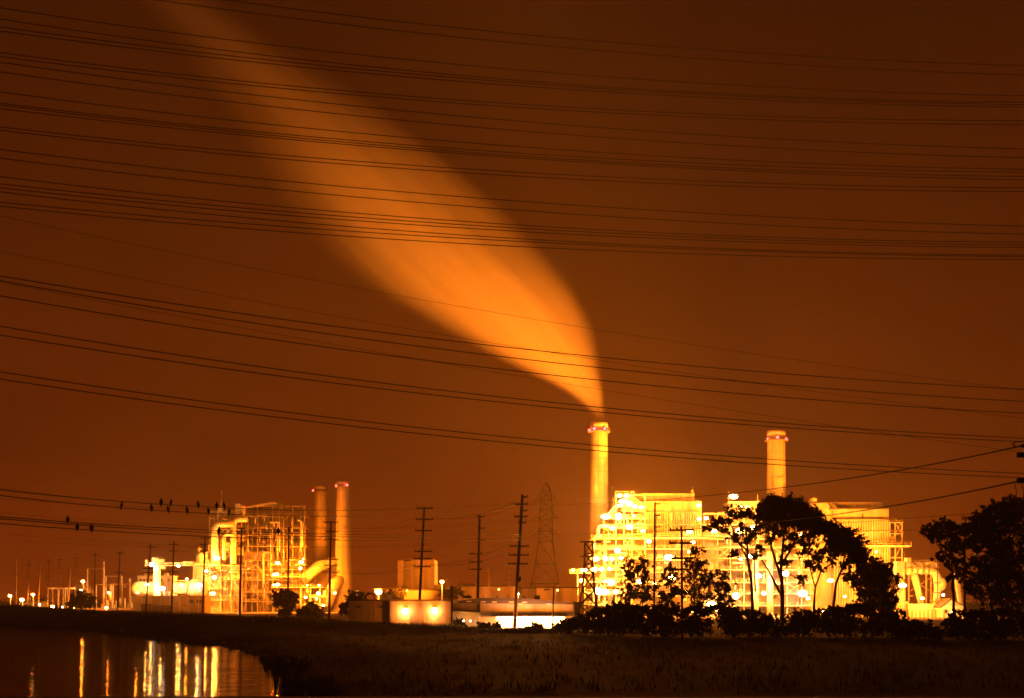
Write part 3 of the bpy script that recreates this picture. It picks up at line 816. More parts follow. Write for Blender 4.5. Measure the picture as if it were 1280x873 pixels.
# ------------------------------------------------------------------ middle ground buildings
D = 335
tb = thing('twin_block_tower', (WX(520,D),D,GZ), 'tall plain block with a dark vertical recess, alone between the two plants', 'building')
MB().pbox(497,504.5,701,770,D,12).build('wall','siding',tb)
MB().pbox(504.5,514,702,770,D+3,9).build('recess','siding_dark',tb)
MB().pbox(514,543,700,770,D,14).build('wall','siding',tb)
MB().pbox(505,541,698.8,700,D+4,6).build('roof','steel_old',tb)
pn = MB()
for i in range(5): pn.pbox(514.4+5.8*i,514.6+5.8*i,701,770,D-.06,.06)
pn.build('panel_joint','steel_old',tb)
MB().pbox(543,551,731,770,D+1,8).build('annex','siding',tb)
def lowbuild(px0,px1,y0,D,depth,label,m='siding',roof='roof',doors=(),n=0):
    t = thing('low_building', (WX((px0+px1)/2,D),D,GZ), label, 'building', 'low buildings between the plants')
    if n: ribbed(px0,px1,y0,776,D,depth,t,n,m,'wall',.12,.6)
    else: MB().pbox(px0,px1,y0,776,D,depth).build('wall',m,t)
    z = WZ(y0,D); MB().box(WX(px0,D)-.4,WX(px1,D)+.4,D-.5,D+depth+.4,z,z+.35).build('roof',roof,t)
    for (a,b,y) in doors: MB().pbox(a,b,y,776,D-.1,.08).build('door','steel_old',t)
    return t
lowbuild(470,505,736,318,9,'low lit building with a plain wall, left of the tall plain block','siding',n=12)
lowbuild(505,556,738.5,305,9,'low wide building in front of the tall plain block','siding_dark',doors=((520,526,744),))
lowbuild(552,575,735,322,8,'small dim building right of the tall plain block','siding_dark')
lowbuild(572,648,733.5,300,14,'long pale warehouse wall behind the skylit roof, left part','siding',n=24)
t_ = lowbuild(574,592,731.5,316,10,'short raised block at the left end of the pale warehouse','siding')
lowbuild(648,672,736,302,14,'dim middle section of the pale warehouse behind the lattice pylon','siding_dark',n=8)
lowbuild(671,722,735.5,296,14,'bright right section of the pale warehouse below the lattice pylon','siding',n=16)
street_lamp(473,740,278,6000,'bright street lamp above the beige shed, left end',r=.85)
street_lamp(552.5,727.5,276,2600,'small high lamp right of the tall plain block',r=.45,m='sod')
street_lamp(446.5,740,300,350,'tiny pale lamp over the dark tree by the paired chimneys',r=.28,m='halide',col=HAL)
street_lamp(648,742.5,285,300,'tiny lamp on the pale warehouse beside the double-armed tall pole',r=.2,m='halide',col=HAL)
for px in (600, 690): pass
# two floods that wash the warehouse walls
flood(509,738.5,294,120000,'small added floodlight on the low wide building roof, facing the tall plain block',.16,SOD,'sodsmall','wall lamps in the middle yard',math.radians(75),P(520,712,335))  # added spot that brightens the tall block, not a lamp of the place
flood(623.5,737,289,1500,'dim wall lamp washing the left part of the pale warehouse',.22,SOD,'sodsmall','wall lamps in the middle yard')
flood(697,738,284,2000,'dim wall lamp washing the right section of the pale warehouse',.22,SOD,'sodsmall','wall lamps in the middle yard')

# beige corrugated shed with the two blown-out wall lamps
D = 226
sd = thing('corrugated_shed', (WX(500,D),D,GZ), 'long beige corrugated shed with two dazzling wall lamps', 'building')
ribbed(486,566,751.5,786,D,16,sd,60,'siding','wall',.1,.55)
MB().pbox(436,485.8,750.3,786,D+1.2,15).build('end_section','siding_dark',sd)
rf = MB(); z = WZ(751.4,D); rf.box(WX(435,D),WX(567,D),D-.4,D+17,z,z+.3); rf.build('roof','roof',sd)
MB().pbox(461,466,765,786,D+1.08,.1).build('door','steel_old',sd)
for a in (487.5,525,564): MB().pbox(a,a+.9,752,786,D-.16,.14).build('downpipe','steel_old',sd)
MB().pbox(486,566,751.6,752.6,D-.34,.2).build('gutter','steel_old',sd)
MB().pbox(512,530,766,786,D-.08,.06).build('roller_door','casing',sd)
for a in (446,474): MB().pbox(a,a+5,757,760,D+1.05,.1).build('vent','dark',sd)
flood(506.3,764.3,D-.8,380,'left dazzling lamp on the beige corrugated shed',.62,SOD,'sod','wall lamps of the beige shed')
flood(543,763.8,D-.8,380,'right dazzling lamp on the beige corrugated shed',.62,SOD,'sod','wall lamps of the beige shed')

# white depot with skylit roof and open loading bay
D = 209
dp = thing('depot_building', (WX(655,D),D,GZ), 'long pale depot with a skylit roof and dazzling open loading bay', 'building')
ribbed(600,717,754,771.5,D,14,dp,70,'siding','upper_wall',.08,.6)
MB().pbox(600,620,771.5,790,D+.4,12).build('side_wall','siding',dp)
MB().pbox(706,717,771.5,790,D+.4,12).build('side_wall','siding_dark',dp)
MB().pbox(620,706,771.5,790,D+8,3).build('bay_back_wall','white',dp)
bf = MB(); bf.box(WX(600,D),WX(717,D),D-12,D+9,GZ,GZ+.22); bf.build('bay_floor','kerb',dp)  # floor carried forward as an added apron to bounce light up the wall
MB().pprism([(564,752.6),(600,747.6),(655,747.8),(722,754.8),(722,756),(564,754)],D-.8,16).build('roof','roof',dp)
cp = MB(); cp.pbox(610,708,770.6,771.6,D-2.6,2.6); cp.build('canopy','steel_old',dp)
MB().pbox(566,599.8,754.2,766,D+.6,10).build('shed_upper_wall','siding_dark',dp)
MB().pprism([(566,764),(600,766),(600,768),(566,766)],D-3,3.6).build('lean_to_roof','steel_old',dp)
MB().pbox(566.5,599.5,767.2,790,D-2,2.4).build('lean_to_wall','siding_dark',dp)
for i,(a,y) in enumerate([(566.5,752.6),(583,751.4),(601,751.9),(615,752.2),(636,752.2),(647,754.6),(653,752.6),(683,754.8)]):
    MB().pbox(a,a+6,y,y+1.1,D-.95,.5).build('gutter_skylight','white',dp)
for a in (604,621,635): MB().pbox(a-.5,a+.5,744.5,750,D+2,.3).build('vent_pipe','dark',dp)
for (a,b,y0,y1) in ((580.5,589.5,745,748),(583,587,744,745.2),(653,657,746,751),(668,675,744.5,749.5)): MB().pbox(a,b,y0,y1,D+3,1.6).build('roof_unit','dark',dp)
for a in (627,662,708): MB().pbox(a-1.4,a+1.4,768.2,769.4,D-.35,.35).build('wall_vent','dark',dp)
ir = thing('bay_lamp_row', P(663,773,D), 'white tube lamps inside the depot loading bay, with an added row at its canopy edge', 'tube lamps')
for i in range(6):
    a = 628+14*i; c = P(a,772.6,D-3.0)
    MB().box(c.x-.9,c.x+.9,c.y-.12,c.y+.12,c.z-.06,c.z+.06).build('tube_lamp','halide',ir)
    point(ir, c+Vector((0,-.45,-.1)), 420, (1,.20,.008), .2)  # front row added past the canopy edge so the upper wall gets light
    c = P(a,773.4,D+3.5)
    MB().box(c.x-.9,c.x+.9,c.y-.12,c.y+.12,c.z-.06,c.z+.06).build('tube_lamp','halide',ir)
    point(ir, c+Vector((0,-.3,-.4)), 3200, (1,.40,.075), .2)
for (a,b,lab) in ((579.5,776,'small white lamp low on the dark lean-to beside the depot, left one'),(588,776.5,'small white lamp low on the dark lean-to beside the depot, right one')):
    flood(a,b,D-3.6,60,lab,.13,HAL,'halide','lamps on the lean-to')
fl = thing('service_shed', (WX(724,240),240,GZ), 'small dim shed between the depot and the squat lattice tower', 'building')
MB().pbox(718,725,753,790,240,5).build('wall','siding_dark',fl); MB().pbox(717,726,752.3,753.1,239.6,6).build('roof','roof',fl)

# ------------------------------------------------------------------ right plant: stepped boiler decks beside the smoking stack
D = 372
bu = thing('stepped_boiler_unit', (WX(775,D),D,GZ), 'stepped open boiler decks crowded with floodlights, right of the smoking chimney', 'boiler structure')
steel_frame([770,780,790,806], [770,756,740,727,711,697,685,673,659,647,632,619], D, [0,9,18], bu, .38, .3, 'steel', [(0,8,'x'),(2,8,'/'),(1,6,'x'),(2,5,'\\'),(0,4,'x'),(2,3,'x'),(1,2,'v')])
steel_frame([742,756,770], [770,756,740,727,711,697,685,673], D, [0,9,18], bu, .36, .3, 'steel', [(0,5,'x'),(1,4,'x'),(0,2,'v'),(1,1,'x')])
steel_frame([755,770], [673,659,647], D, [1,9], bu, .3, .26, 'steel', [(0,0,'x')])
for (a,b,y,d1) in ((769,792,619,9),(769,808,633,18),(754,808,648,18),(754,808,660,18),(739,812,673,18),(740,812,686,18),(737,815,698,18),(735,815,712,18),(733,815,727,18),(733,815,741,18),(733,815,756,18)):
    deck(a,b,y,D,-1.3,d1,bu,'steel')
MB().pprism([(778,626),(789,618),(806,631),(806,640),(778,640)],D+3,7).build('sloped_coal_bunker','duct',bu)
for (a,b,y0,y1) in ((772,804,634,647),(774,804,649,672),(758,804,675,697),(745,806,699,726),(741,806,728,770)):
    MB().pbox(a,b,y0,y1,D+6,8).build('boiler_casing','casing',bu)
elbow(747.5,673,658,762,D-2.4,.55,bu); elbow(743,686,670,752,D-2.0,.35,bu)
pipe([(757,646),(770,632)],D-1,.3,bu); pipe([(760,648),(772,634)],D-1,.2,bu,'steel')
for i in range(80):
    a = U(744,802); b = U(636,752)
    if a < 756 and b < 676 or a < 770 and b < 650: continue
    h_ = U(4,13); pipe([(a,b),(a,b+h_)] if rnd()<.55 else [(a,b),(min(806,a+h_),b)], D-U(-.2,1.8), U(.1,.34), bu, random.choice(['steel','duct','casing','roof']))
for i in range(26):
    a = U(744,800); b = U(650,758)
    if a < 758 and b < 678: continue
    MB().pbox(a,a+U(2,6),b,b+U(2,7),D+U(.5,4),2).build('equipment_cabinet', random.choice(['duct','steel','casing']), bu)
stt = MB()
for (a,b,y0,y1) in ((716,727,757,738),(727,738,737,728)):
    for q in (0,2.0): stt.bar(P(a,y0,D-8+q),P(b,y1,D-8+q),.3)
    for i in range(9):
        f = i/8; stt.bar(P(a+(b-a)*f,y0+(y1-y0)*f,D-8),P(a+(b-a)*f,y0+(y1-y0)*f,D-6),.22)
    for i in range(5):
        f=i/4; stt.bar(P(a+(b-a)*f,y0+(y1-y0)*f,D-8),P(a+(b-a)*f,y0+(y1-y0)*f-4,D-8),.09)
    stt.bar(P(a,y0-4,D-8),P(b,y1-4,D-8),.09)
stt.build('stairway','steel',bu)
for (a,y) in ((731,724),(722,716)): pipe([(a,y),(a,768)],D-5,.15,bu,'steel','post')
deck(712,742,716,D-5,-1,4,bu,'steel')

def house(name, label, D, x0, x1, roof0, roof1, yr0, yr1, yw0, yw1, yp, ylow, xl0, xl1, nr):
    t = thing(name, (WX((x0+x1)/2,D),D,GZ), label, 'boiler house')
    MB().pbox(roof0,roof1,yr0,yr1,D+2,14).build('roof_monitor','siding',t)
    MB().pbox(roof0+30,roof1-15,yr0+2.8,yr1-.3,D+1.93,.06).build('louvre','steel_old',t)
    MB().pbox(roof0-2,roof1+6,yr1,yr1+1.6,D+.2,17).build('eave','roof',t)
    MB().pbox(x0,x1,yr1+1.6,yw0,D+.6,16).build('upper_wall','siding',t)
    MB().pbox(x0-.5,x1+.8,yw0,yw0+.8,D-.3,17).build('belt','steel_old',t)
    ribbed(x0,x1,yw0+.8,yw1,D,16,t,nr,back='steel_old',proud=.6)
    rb = MB()
    rb.bar(P(x0,(yw0+yw1)/2,D-.4),P(x1,(yw0+yw1)/2,D-.4),.3); rb.build('girt','steel',t)
    deck(xl0,xl1,yp,D-3,-2,5,t,'steel',True,.6)
    ribbed(x0,x1,yw1+.6,ylow,D+.5,15,t,nr,'siding','lower_ribbed_wall',back='steel_old',proud=.6)
    return t
D = 378
h3 = house('boiler_house','pale ribbed boiler house with a white roof monitor, right of the stepped boiler decks',D,806,877,803,868,617,625,640,671,672,770,740,906,24)
MB().pbox(864,867,613,618,D+3,1.5).build('roof_vent','steel',h3); MB().tube([P(866,618,D+4),P(866,609,D+4)],.12,6).build('mast','steel',h3)
MB().pprism([(788,618),(803,617),(805,627),(806,632),(800,632)],D+1,10).build('bunker_roof','casing',h3)
for a in (838,): MB().pbox(a,a+2.5,641,660,D-.5,.4).build('stair_tower','steel',h3)
for i in range(14):
    a = U(812,872); b = U(676,750); MB().pbox(a,a+U(2,7),b,b+U(2,6),D-3.5,2.5).build('equipment_cabinet', random.choice(['duct','steel','casing']), h3)
for y in (686,700,715,730,745): deck(812,905,y,D-3,-1,5,h3,'steel')

# middle unit behind the eucalyptus trees
D = 384
mu = thing('middle_boiler_unit', (WX(945,D),D,GZ), 'bright boiler unit glimpsed through the trunks of the eucalyptus trees', 'boiler structure')
MB().pbox(913,946,629,640,D,10).build('penthouse','siding',mu); MB().pbox(911,950,626.8,629,D-.5,11).build('roof_slab','steel',mu)
MB().pbox(897,1012,640,770,D+4,14).build('boiler_casing','steel_old',mu)
MB().pbox(878,897,655,770,D+3,10).build('boiler_casing','duct',mu)
steel_frame([880,897,913,930,948,966,984,1002,1018],[770,757,742,728,712,698,684,670,656,642],D-2,[0,5],mu,.36,.3,'steel',[(1,5,'x'),(3,3,'x'),(5,5,'x'),(6,2,'x'),(4,7,'v'),(2,1,'x'),(7,3,'/')])
for y in (656,670,684,698,712,728,742,757): deck(878,1020,y,D-2,-1,5,mu,'steel')
pipe([(911,640),(911,614)],D-2,.12,mu,'steel','mast'); pipe([(947,627),(947,618)],D-2,.1,mu,'steel','mast')
for i in range(26):
    a = U(882,1010); b = U(660,760); h_ = U(5,16); pipe([(a,b),(a,b+h_)] if rnd()<.6 else [(a,b),(a+h_,b)], D-U(2.5,3.4), U(.15,.4), mu, random.choice(['steel','duct']))
for i in range(18):
    a = U(882,1008); b = U(660,760); MB().pbox(a,a+U(3,8),b,b+U(3,8),D+U(.5,2),2).build('equipment_cabinet', random.choice(['duct','steel','casing']), mu)
for (a,y0) in ((944,700),(962,690)): pipe([(a,768),(a,y0)],D-3.2,1.0,mu,'duct','downcomer')

# right boiler house
D = 392
for (a,b,c0,d0) in ((812,816,655,661),(822,827,646,650),(846,850,650,656),(858,863,655,662),(868,872,644,650),(830,836,629,633)):
    MB().pbox(a,b,c0,d0,378-.7,.5).build('access_hatch','casing',h3)
for a in (819,853): MB().pbox(a,a+.8,627,671,378-1.0,.3).build('riser_pipe','steel_old',h3)
deck(806,877,655.5,378-1.4,-.9,1.2,h3,'steel_old')
h5 = house('boiler_house','pale ribbed boiler house with a tapering roof, between the eucalyptus and the inverted-U duct',D,1042,1111,1040,1103,628,635,649,681,682,770,1080,1137,22)
MB().pprism([(1010,630),(1040,628),(1046,640),(1042,655),(1012,655)],D+2,12).build('side_roof','siding',h5)
MB().pprism([(1012,655),(1042,655),(1042,770),(1012,770)],D+3,12).build('side_wall','siding',h5)
MB().pprism([(1036,628.5),(1041,628.5),(1050,637),(1044,637)],D-.2,4).build('gable_edge','roof',h5)
MB().pbox(1077.5,1079.5,643,648,D+.4,.3).build('hatch','dark',h5)
MB().pbox(1103,1112,629,641,D+5,5).build('stair_head','siding_dark',h5)
steel_frame([1112,1119,1127.5],[770,697,681,667,653],D,[0,7,13],h5,.3,.28,'steel',[(0,2,'x'),(1,3,'x'),(1,1,'/')])
for y in (653,667,681): deck(1111,1128,y,D,-.6,13,h5,'steel')
MB().pbox(1112,1126,656,680,D+8,3).build('stair_tower','siding_dark',h5)
pipe([(1017,628),(1017,621)],D,.15,h5,'steel','mast'); MB().pbox(1014,1021,623,628,D+3,3).build('roof_vent','steel',h5)
pipe([(1131,690),(1131,770)],D-5,.2,h5,'dark','post')

# inverted-U duct and gabled hut
D = 355
ud = thing('duct_bridge', (WX(1153,D),D,GZ), 'bright inverted-U flue duct on slanted legs, right of the boiler houses', 'duct')
MB().tube([P(1123,722,D),P(1126,734,D),P(1128,770,D)],[1.5,1.4,1.2],10).build('leg','duct',ud)
MB().pbox(1121,1131,702,724,D,3).build('hopper','duct',ud)
MB().tube([P(1133,714,D),P(1150,712.5,D),P(1163,713,D),P(1169,716,D),P(1172,723,D),P(1172.5,735,D),P(1170,757,D),P(1168,770,D)],[1.25,1.25,1.3,1.35,1.4,1.2,1.15,1.1],12).build('arch','white',ud)
MB().tube([P(1142,714,D),P(1144,724,D),P(1148,740,D),P(1152,757,D),P(1154,770,D)],[1.0,1.2,1.0,.95,.9],10).build('leg','duct',ud)
MB().pbox(1133,1172,703.5,708.5,D-.6,3).build('pipe_rack','duct',ud); MB().pbox(1133.5,1139,697.5,703.5,D-.4,2.5).build('hopper','duct',ud)
MB().pbox(1131.5,1174,708.6,710,D-.8,3.4).build('walkway','steel_old',ud)
rl = MB()
for i in range(14): rl.bar(P(1140+2.4*i,703.5,D-.6),P(1140+2.4*i,700.5,D-.6),.07)
rl.bar(P(1140,700.5,D-.6),P(1172,700.5,D-.6),.07); rl.build('railing','steel',ud)
fg = MB()
for (a,b,ax) in ((1138,713.6,0),(1145,713,0),(1152,712.6,0),(1159,712.8,0),(1172.3,729,1),(1171.6,741,1),(1170.2,752,1)):
    c = P(a,b,D)
    if ax: fg.lathe([(1.2,-.2),(1.6,-.2),(1.6,.2),(1.2,.2)], c, 14, False)
    else: fg.tube([c-Vector((.2,0,0)),c+Vector((.2,0,0))],1.62,14)
fg.build('flange','steel_old',ud)
for i in range(22):
    a = U(1132,1170); y = random.choice([U(702,709),U(742,764)]); hh = U(3,12)
    pipe([(a,y),(a,y+hh)] if rnd()<.5 else [(a,y),(min(1174,a+hh),y)], D-U(.9,1.6), U(.1,.22), ud, random.choice(['steel','steel_old','casing']))
tr_ = MB()
for (a,b) in ((1140,1151),(1151,1162),(1162,1173)): tr_.bar(P(a,710,D-.5),P(b,703.5,D-.5),.18); tr_.bar(P(a,703.5,D-.8),P(b,710,D-.8),.18)
for a in (1136,1158,1164): tr_.bar(P(a,710,D+3),P(a,770,D+3),.35)
tr_.bar(P(1136,740,D+3),P(1164,722,D+3),.2); tr_.bar(P(1136,722,D+3),P(1164,740,D+3),.2); tr_.build('truss','steel_old',ud)
vb = MB(); vb.ball(P(1177.5,730,D-.5),1.5,1.4,2.2,14,8); vb.build('round_vessel','duct',ud)
MB().tube([P(1196,715,D+2),P(1198,735,D+2),P(1201,755,D+2),P(1203,770,D+2)],[.8,1.0,.9,.8],10).build('outlet_pipe','duct',ud)
pipe([(1172,697),(1172,775)],D-6,.16,ud,'dark','post')
hut = thing('gabled_hut', (WX(1190,345),345,GZ), 'small bright gabled hut beside the duct bridge', 'building')
MB().pbox(1177,1204,757.5,775,345,6).build('wall','white',hut)
MB().pprism([(1175,758.5),(1188,748),(1206,757),(1206,758.2),(1188,749.4),(1176,759.6)],344.4,7).build('roof','roof',hut)
MB().pprism([(1178,757.5),(1188,749.6),(1203,757.5)],345.05,5.8).build('gable','siding',hut)
for a in (1181,1192): MB().pbox(a,a+3,762,767,344.9,.08).build('window','dark',hut)
lb = thing('plant_wall', (WX(1155,348),348,GZ), 'low bright wall at the foot of the duct bridge', 'wall')
MB().pbox(1135,1176,755,775,350,1.2).build('wall','siding',lb); MB().pbox(1118,1136,752,775,351,1.2).build('wall','siding_dark',lb)
fe = thing('picket_fence', (WX(1165,318),318,GZ), 'dark post fence in front of the duct bridge and hut', 'fence')
pf = MB()
for i in range(16): pf.bar(P(1130+5*i,762+U(-1,1),318),P(1130+5*i,776,318),.16)
pf.build('post_row','dark',fe)
wr = MB()
for y in (764,768,772): wr.bar(P(1128,y,318.1),P(1207,y,318.1),.05)
wr.build('fence_wire','dark',fe)

RG = 'floodlights on the right plant'
T1 = 'white-hot floodlight on the top decks of the stepped boiler unit'
T2 = 'white-hot floodlight on the sloped bunker beside the roof monitor'
T3 = 'floodlight in the crowded row on the lower middle deck of the stepped unit'
T4 = 'floodlight in the second lowest row of the stepped unit'
T5 = 'floodlight in the bottom row of the stepped unit, above the scrub'
T6 = 'floodlight shining through the gaps of the eucalyptus crowns'
T7 = 'floodlight shining between the eucalyptus trunks near the ground'
T8 = 'floodlight behind the scrubby trees left of the eucalyptus'
RL = [
 (774.5,620,5200,T1,.6,SODY,'sod'),(783.5,620,5200,T1,.6,SODY,'sod'),(779,627,5200,T1,.65,SODY,'sod'),(775,632,3000,T1,.5,SODY,'sod'),
 (787,630,4500,T2,.65,SODY,'sod'),(794,633.5,4500,T2,.6,SODY,'sod'),(801.5,634.5,4500,T2,.55,SODY,'sod'),
 (757,646,5200,'lone floodlight on the outer left step, level with the pipe bend top',.7,SODY,'sod'),
 (773,646,5200,'floodlight on the third deck, right of the outer step lamp',.75,SODY,'sod'),
 (792,644.5,2600,'small floodlight on the third deck beside the ribbed wall',.4,SOD,'sod'),
 (766,660.5,7000,'very large floodlight beside the curved pipe bend',1.0,SODY,'sod'),
 (787,659,5200,'wide floodlight in the middle of the fourth deck',.7,SODY,'sod'),
 (803.5,664,4500,'round floodlight on the corner by the ribbed boiler house',.6,SODY,'sod'),
 (771.5,688,4500,'single floodlight on the sixth deck',.55,SODY,'sod'),
 (811,677,4500,'large floodlight under the platform edge of the ribbed boiler house',.9,SODY,'sod'),
 (745,699,5200,T3,.65,SODY,'sod'),(757,698.5,5200,T3,.6,SODY,'sod'),(765,699,5200,T3,.65,SODY,'sod'),(777,698,5200,T3,.7,SODY,'sod'),
 (716,713,3800,'lone floodlight out on the low side platform, nearest the pylon',.55,SOD,'sod'),
 (730,713,4500,'floodlight at the inner end of the low side platform',.6,SODY,'sod'),
 (743,712,5200,T4,.65,SODY,'sod'),(752,712,5200,T4,.65,SODY,'sod'),(762,711.5,5200,T4,.65,SODY,'sod'),
 (727,726,5200,'floodlight above the lit stairway beside the squat lattice tower',.7,SODY,'sod'),
 (757,727,4500,T5,.6,SODY,'sod'),(764,728,4500,T5,.6,SODY,'sod'),(748,739,5200,T5,.7,SODY,'sod'),(755,740,4500,T5,.7,SODY,'sod'),(770,740,5200,T5,.7,SODY,'sod'),
 (873.5,632,3800,'bright floodlight on the top right corner of the boiler house with the white monitor',.75,SODY,'sod'),
 (874,649,3000,'small floodlight on the right edge of the ribbed boiler house wall',.45,SODY,'sod'),
 (883,648,3200,'small floodlight just left of the eucalyptus crown',.45,SODY,'sod'),
 (862,665,2000,'floodlight on the ribbed wall above the long platform',.55,SODY,'sod'),
 (861,690,4500,T8,.6,SODY,'sod'),(836,697,4500,T8,.6,SODY,'sod'),(866,678,4500,T8,.7,SODY,'sod'),(840,722,3600,T8,.6,SODY,'sod'),(858,740,3600,T8,.6,SODY,'sod'),(889,755,4500,T8,.7,SODY,'sod'),(818,730,3600,T8,.5,SODY,'sod'),(800,727,3600,T8,.6,SODY,'sod'),
 (917,621,5200,'floodlight on the mast above the eucalyptus, left of the smokeless chimney',.75,SODY,'sod'),
 (926,634,4500,T6,.6,SODY,'sod'),(935,634,4500,T6,.5,SODY,'sod'),(925,664,4500,T6,.7,SODY,'sod'),(941,660,4500,T6,.5,SODY,'sod'),(926,699,4500,T6,.7,SODY,'sod'),(938,695,5000,T6,.6,HAL,'halide'),(1000,668,3600,T6,.5,SODY,'sod'),(893,664,3600,T6,.5,SODY,'sod'),
 (955,742,6000,T7,.8,HAL,'halide'),(948,720,5000,T7,.6,HAL,'halide'),(1003,742,6000,T7,.8,HAL,'halide'),(1010,748,4500,T7,.6,SODY,'sod'),(982,717,4500,T7,.6,HAL,'halide'),(920,745,4500,T7,.7,SODY,'sod'),(1056,746,4500,T7,.6,SODY,'sod'),(1038,726,3600,T7,.5,SODY,'sod'),
 (1060,640,0,'',0,SODY,'sod'),
 ]
for (a,b,pw,lab,r,col,m) in RL:
    if not r: continue
    dd_ = 366 if a < 808 else (370 if a < 878 else 376)
    flood(a,b,dd_,pw,lab,r,col,m,RG)
flood(1095,690,380,15000,'floodlight tucked under the platform of the right boiler house',.4,SODY,'sod',RG)
flood(1060,700,380,15000,'floodlight on the right boiler house wall, hidden by the dark crown edge',.4,SODY,'sod',RG)
flood(1118,706,376,11000,'floodlight below the open stair tower of the right boiler house',.4,SODY,'sod',RG)
flood(1128,732,346,6500,'dazzling round floodlight at the left leg of the duct bridge',1.0,SODY,'sod',RG)
flood(1153,748,346,5000,'floodlight on the low wall beneath the duct bridge',.3,SODY,'sod',RG)
flood(1179,744,342,2500,'small white lamp on the gabled hut',.45,HAL,'halide',RG)
flood(1190,765,336,1200,'low floodlight before the gabled hut',.3,SODY,'sod',RG)

# upward floods added on the ground, out of sight, to light chimneys and smoke
TGT = P(590, 350, PD)
for (a,b,d_,pw,aim,cone,lab) in ((866,764,335,1950000,TGT,84,'added unseen upward floodlight behind the four-armed pole scrub, left one'),(898,764,335,1950000,TGT,84,'added unseen upward floodlight behind the four-armed pole scrub, right one'),(1030,764,345,1050000,P(975,560,402),50,'added unseen upward floodlight behind the slim forked eucalyptus')):
    flood(a,b,d_,pw,lab,.35,(1.0,.195,.006),'sod','added upward floodlights',math.radians(cone),aim)

# ------------------------------------------------------------------ utility poles
def upole(px_t, py_t, px_b, H, label, arms, group='utility poles', m='wood', D=None, r=.2, base=GZ, extra=()):
    """arms: (py, left px, right px)"""
    if D is None: D = (H - (EYE-base)) * F / (HY - py_t)
    top = P(px_t, py_t, D); bot = Vector((WX(px_b, D), D, base-.3))
    t = thing('utility_pole', (bot.x, D, base), label, 'utility pole', group)
    MB().tube([bot, bot.lerp(top,.5), top], [r*1.3, r*1.15, r*.9], 8).build('pole', m, t)
    tips = []
    for (py, l, rr) in arms:
        a, b = P(l, py, D-.22), P(rr, py, D-.22)
        ao = MB().bar(a, b, .2, .26).build('crossarm', m, t)
        ins = MB()
        for f in (.03, .97) if (rr-l)*D/F < 2 else (.03, .3, .97):
            q = a.lerp(b, f); ins.tube([q+Vector((0,0,.1)), q+Vector((0,0,.22)), q+Vector((0,0,.42))], [.05,.09,.05], 6)
        ins.build('insulator', 'glassy', ao).location = (0,0,0)
        tips.append((a + Vector((0,0,.42)), b + Vector((0,0,.42))))
    for (a, b, y0, y1) in extra:
        MB().tube([P(a, y1, D-.4), P(a, y0, D-.4)], (b-a)*D/F/2, 10).build('transformer', 'dark', t)
    return t, D, tips
def arms_at(cx0, cx1, yt, yb, ys, hw):
    return [(y, (cx0+(cx1-cx0)*(y-yt)/(yb-yt))-hw, (cx0+(cx1-cx0)*(y-yt)/(yb-yt))+hw) for y in ys]
LINE = {}
LINE[18] = upole(653,618.5,643,25,'tallest dark wooden pole with eight crossarms and a transformer, in front of the depot bay',
  [(621.5,651.5,659.5),(630.5,644,660),(638.5,650,659),(646,643,659),(653.5,648,658),(683,636.5,661.5),(694,636,661),(705,635,660)], r=.27, extra=((649.5,654.5,721,729),))
LINE[16] = upole(530.5,634,522.8,25,'dark wooden pole with six even crossarms, in front of the tall plain block',
  [(635.5,520.5,541),(649.5,519.5,541.5),(663.5,519,540),(689.5,518,539.5),(698.5,517.5,539),(708.5,517.5,538.5)], r=.24)
LINE[17] = upole(599.6,643.8,596.4,25,'dark wooden pole with staggered crossarms, at the left end of the depot',
  [(646,596,605.5),(660.5,597,606),(675.5,597,605.5),(692.5,586.5,603),(702.5,586.5,602.5),(712,586,602.5)], r=.27)
LINE[15] = upole(413.8,651.7,411.4,25,'dark wooden pole in front of the paired chimneys',
  [(653,404,423),(665,407,423),(675,406,423),(699.5,403,423),(707,405,422),(715.5,403,424)], r=.26)
LINE[14] = upole(361,658.5,359.5,25,'dark wooden pole rising from behind the palm-like tree',
  [(659.5,356,364.5),(668,357,366)], r=.24)
LINE[13] = upole(302,659,299.7,25,'dark wooden pole in front of the far boiler frame', [(661,298,306),(668,298,305)], r=.26)
LINE[12] = upole(256.5,671,253,25,'dark wooden pole at the right end of the beige wall', [(673,250,262),(681,250,261),(689,251,259)], r=.24)
LINE[11] = upole(217.3,677,214.3,25,'dark wooden pole crossing the gantry boom, right of the gantry column', [(681,211,223),(689,212,222),(706,210,222),(715,210,222)], r=.24)
LINE[10] = upole(188.2,680.5,181.5,25,'leaning dark wooden pole at the left end of the gantry boom', [(684,184,196),(711,179,191),(716,179,191)], r=.24)
LINE[9] = upole(150.3,688,146.2,25,'dark wooden pole inside the switchyard frames', [(692,146,155),(716,144,154)], r=.24)
LINE[8] = upole(119.2,691,118,25,'dark wooden pole under the crossbeam of the tallest switchyard frame', [(694,115,123)], r=.22)
LINE[7] = upole(95.2,695,94,25,'dark wooden pole behind the dark round tree at far left', [(698,91.5,99)], r=.22)
LINE[5] = upole(75.3,697,74.5,25,'dark wooden pole left of the open flat shelter posts', [(700,72,79),(711,72,79),(723,72,79)], r=.22)
LINE[4] = upole(61.3,699,58.3,25,'slightly leaning dark pole at the left end of the flat shelter', [(702,58,65),(713,57,64),(721,57,64)], r=.22)
upole(88,711,84.5,20,'short tan leaning pole left of the domed tank', [(712,86,90)], r=.3, m='siding_dark', D=460)
upole(20.3,699,20,22,'pale upright pole at the far left edge of the plant', [(702,17,23.5),(719,19,24),(725,19,24)], r=.22, m='palepole', D=455)
upole(50,706,47.3,22,'pale leaning pole beside the blue-white lamp at far left', [(708,49,51.5),(717,49.5,51.5)], r=.26, m='palepole', D=455)
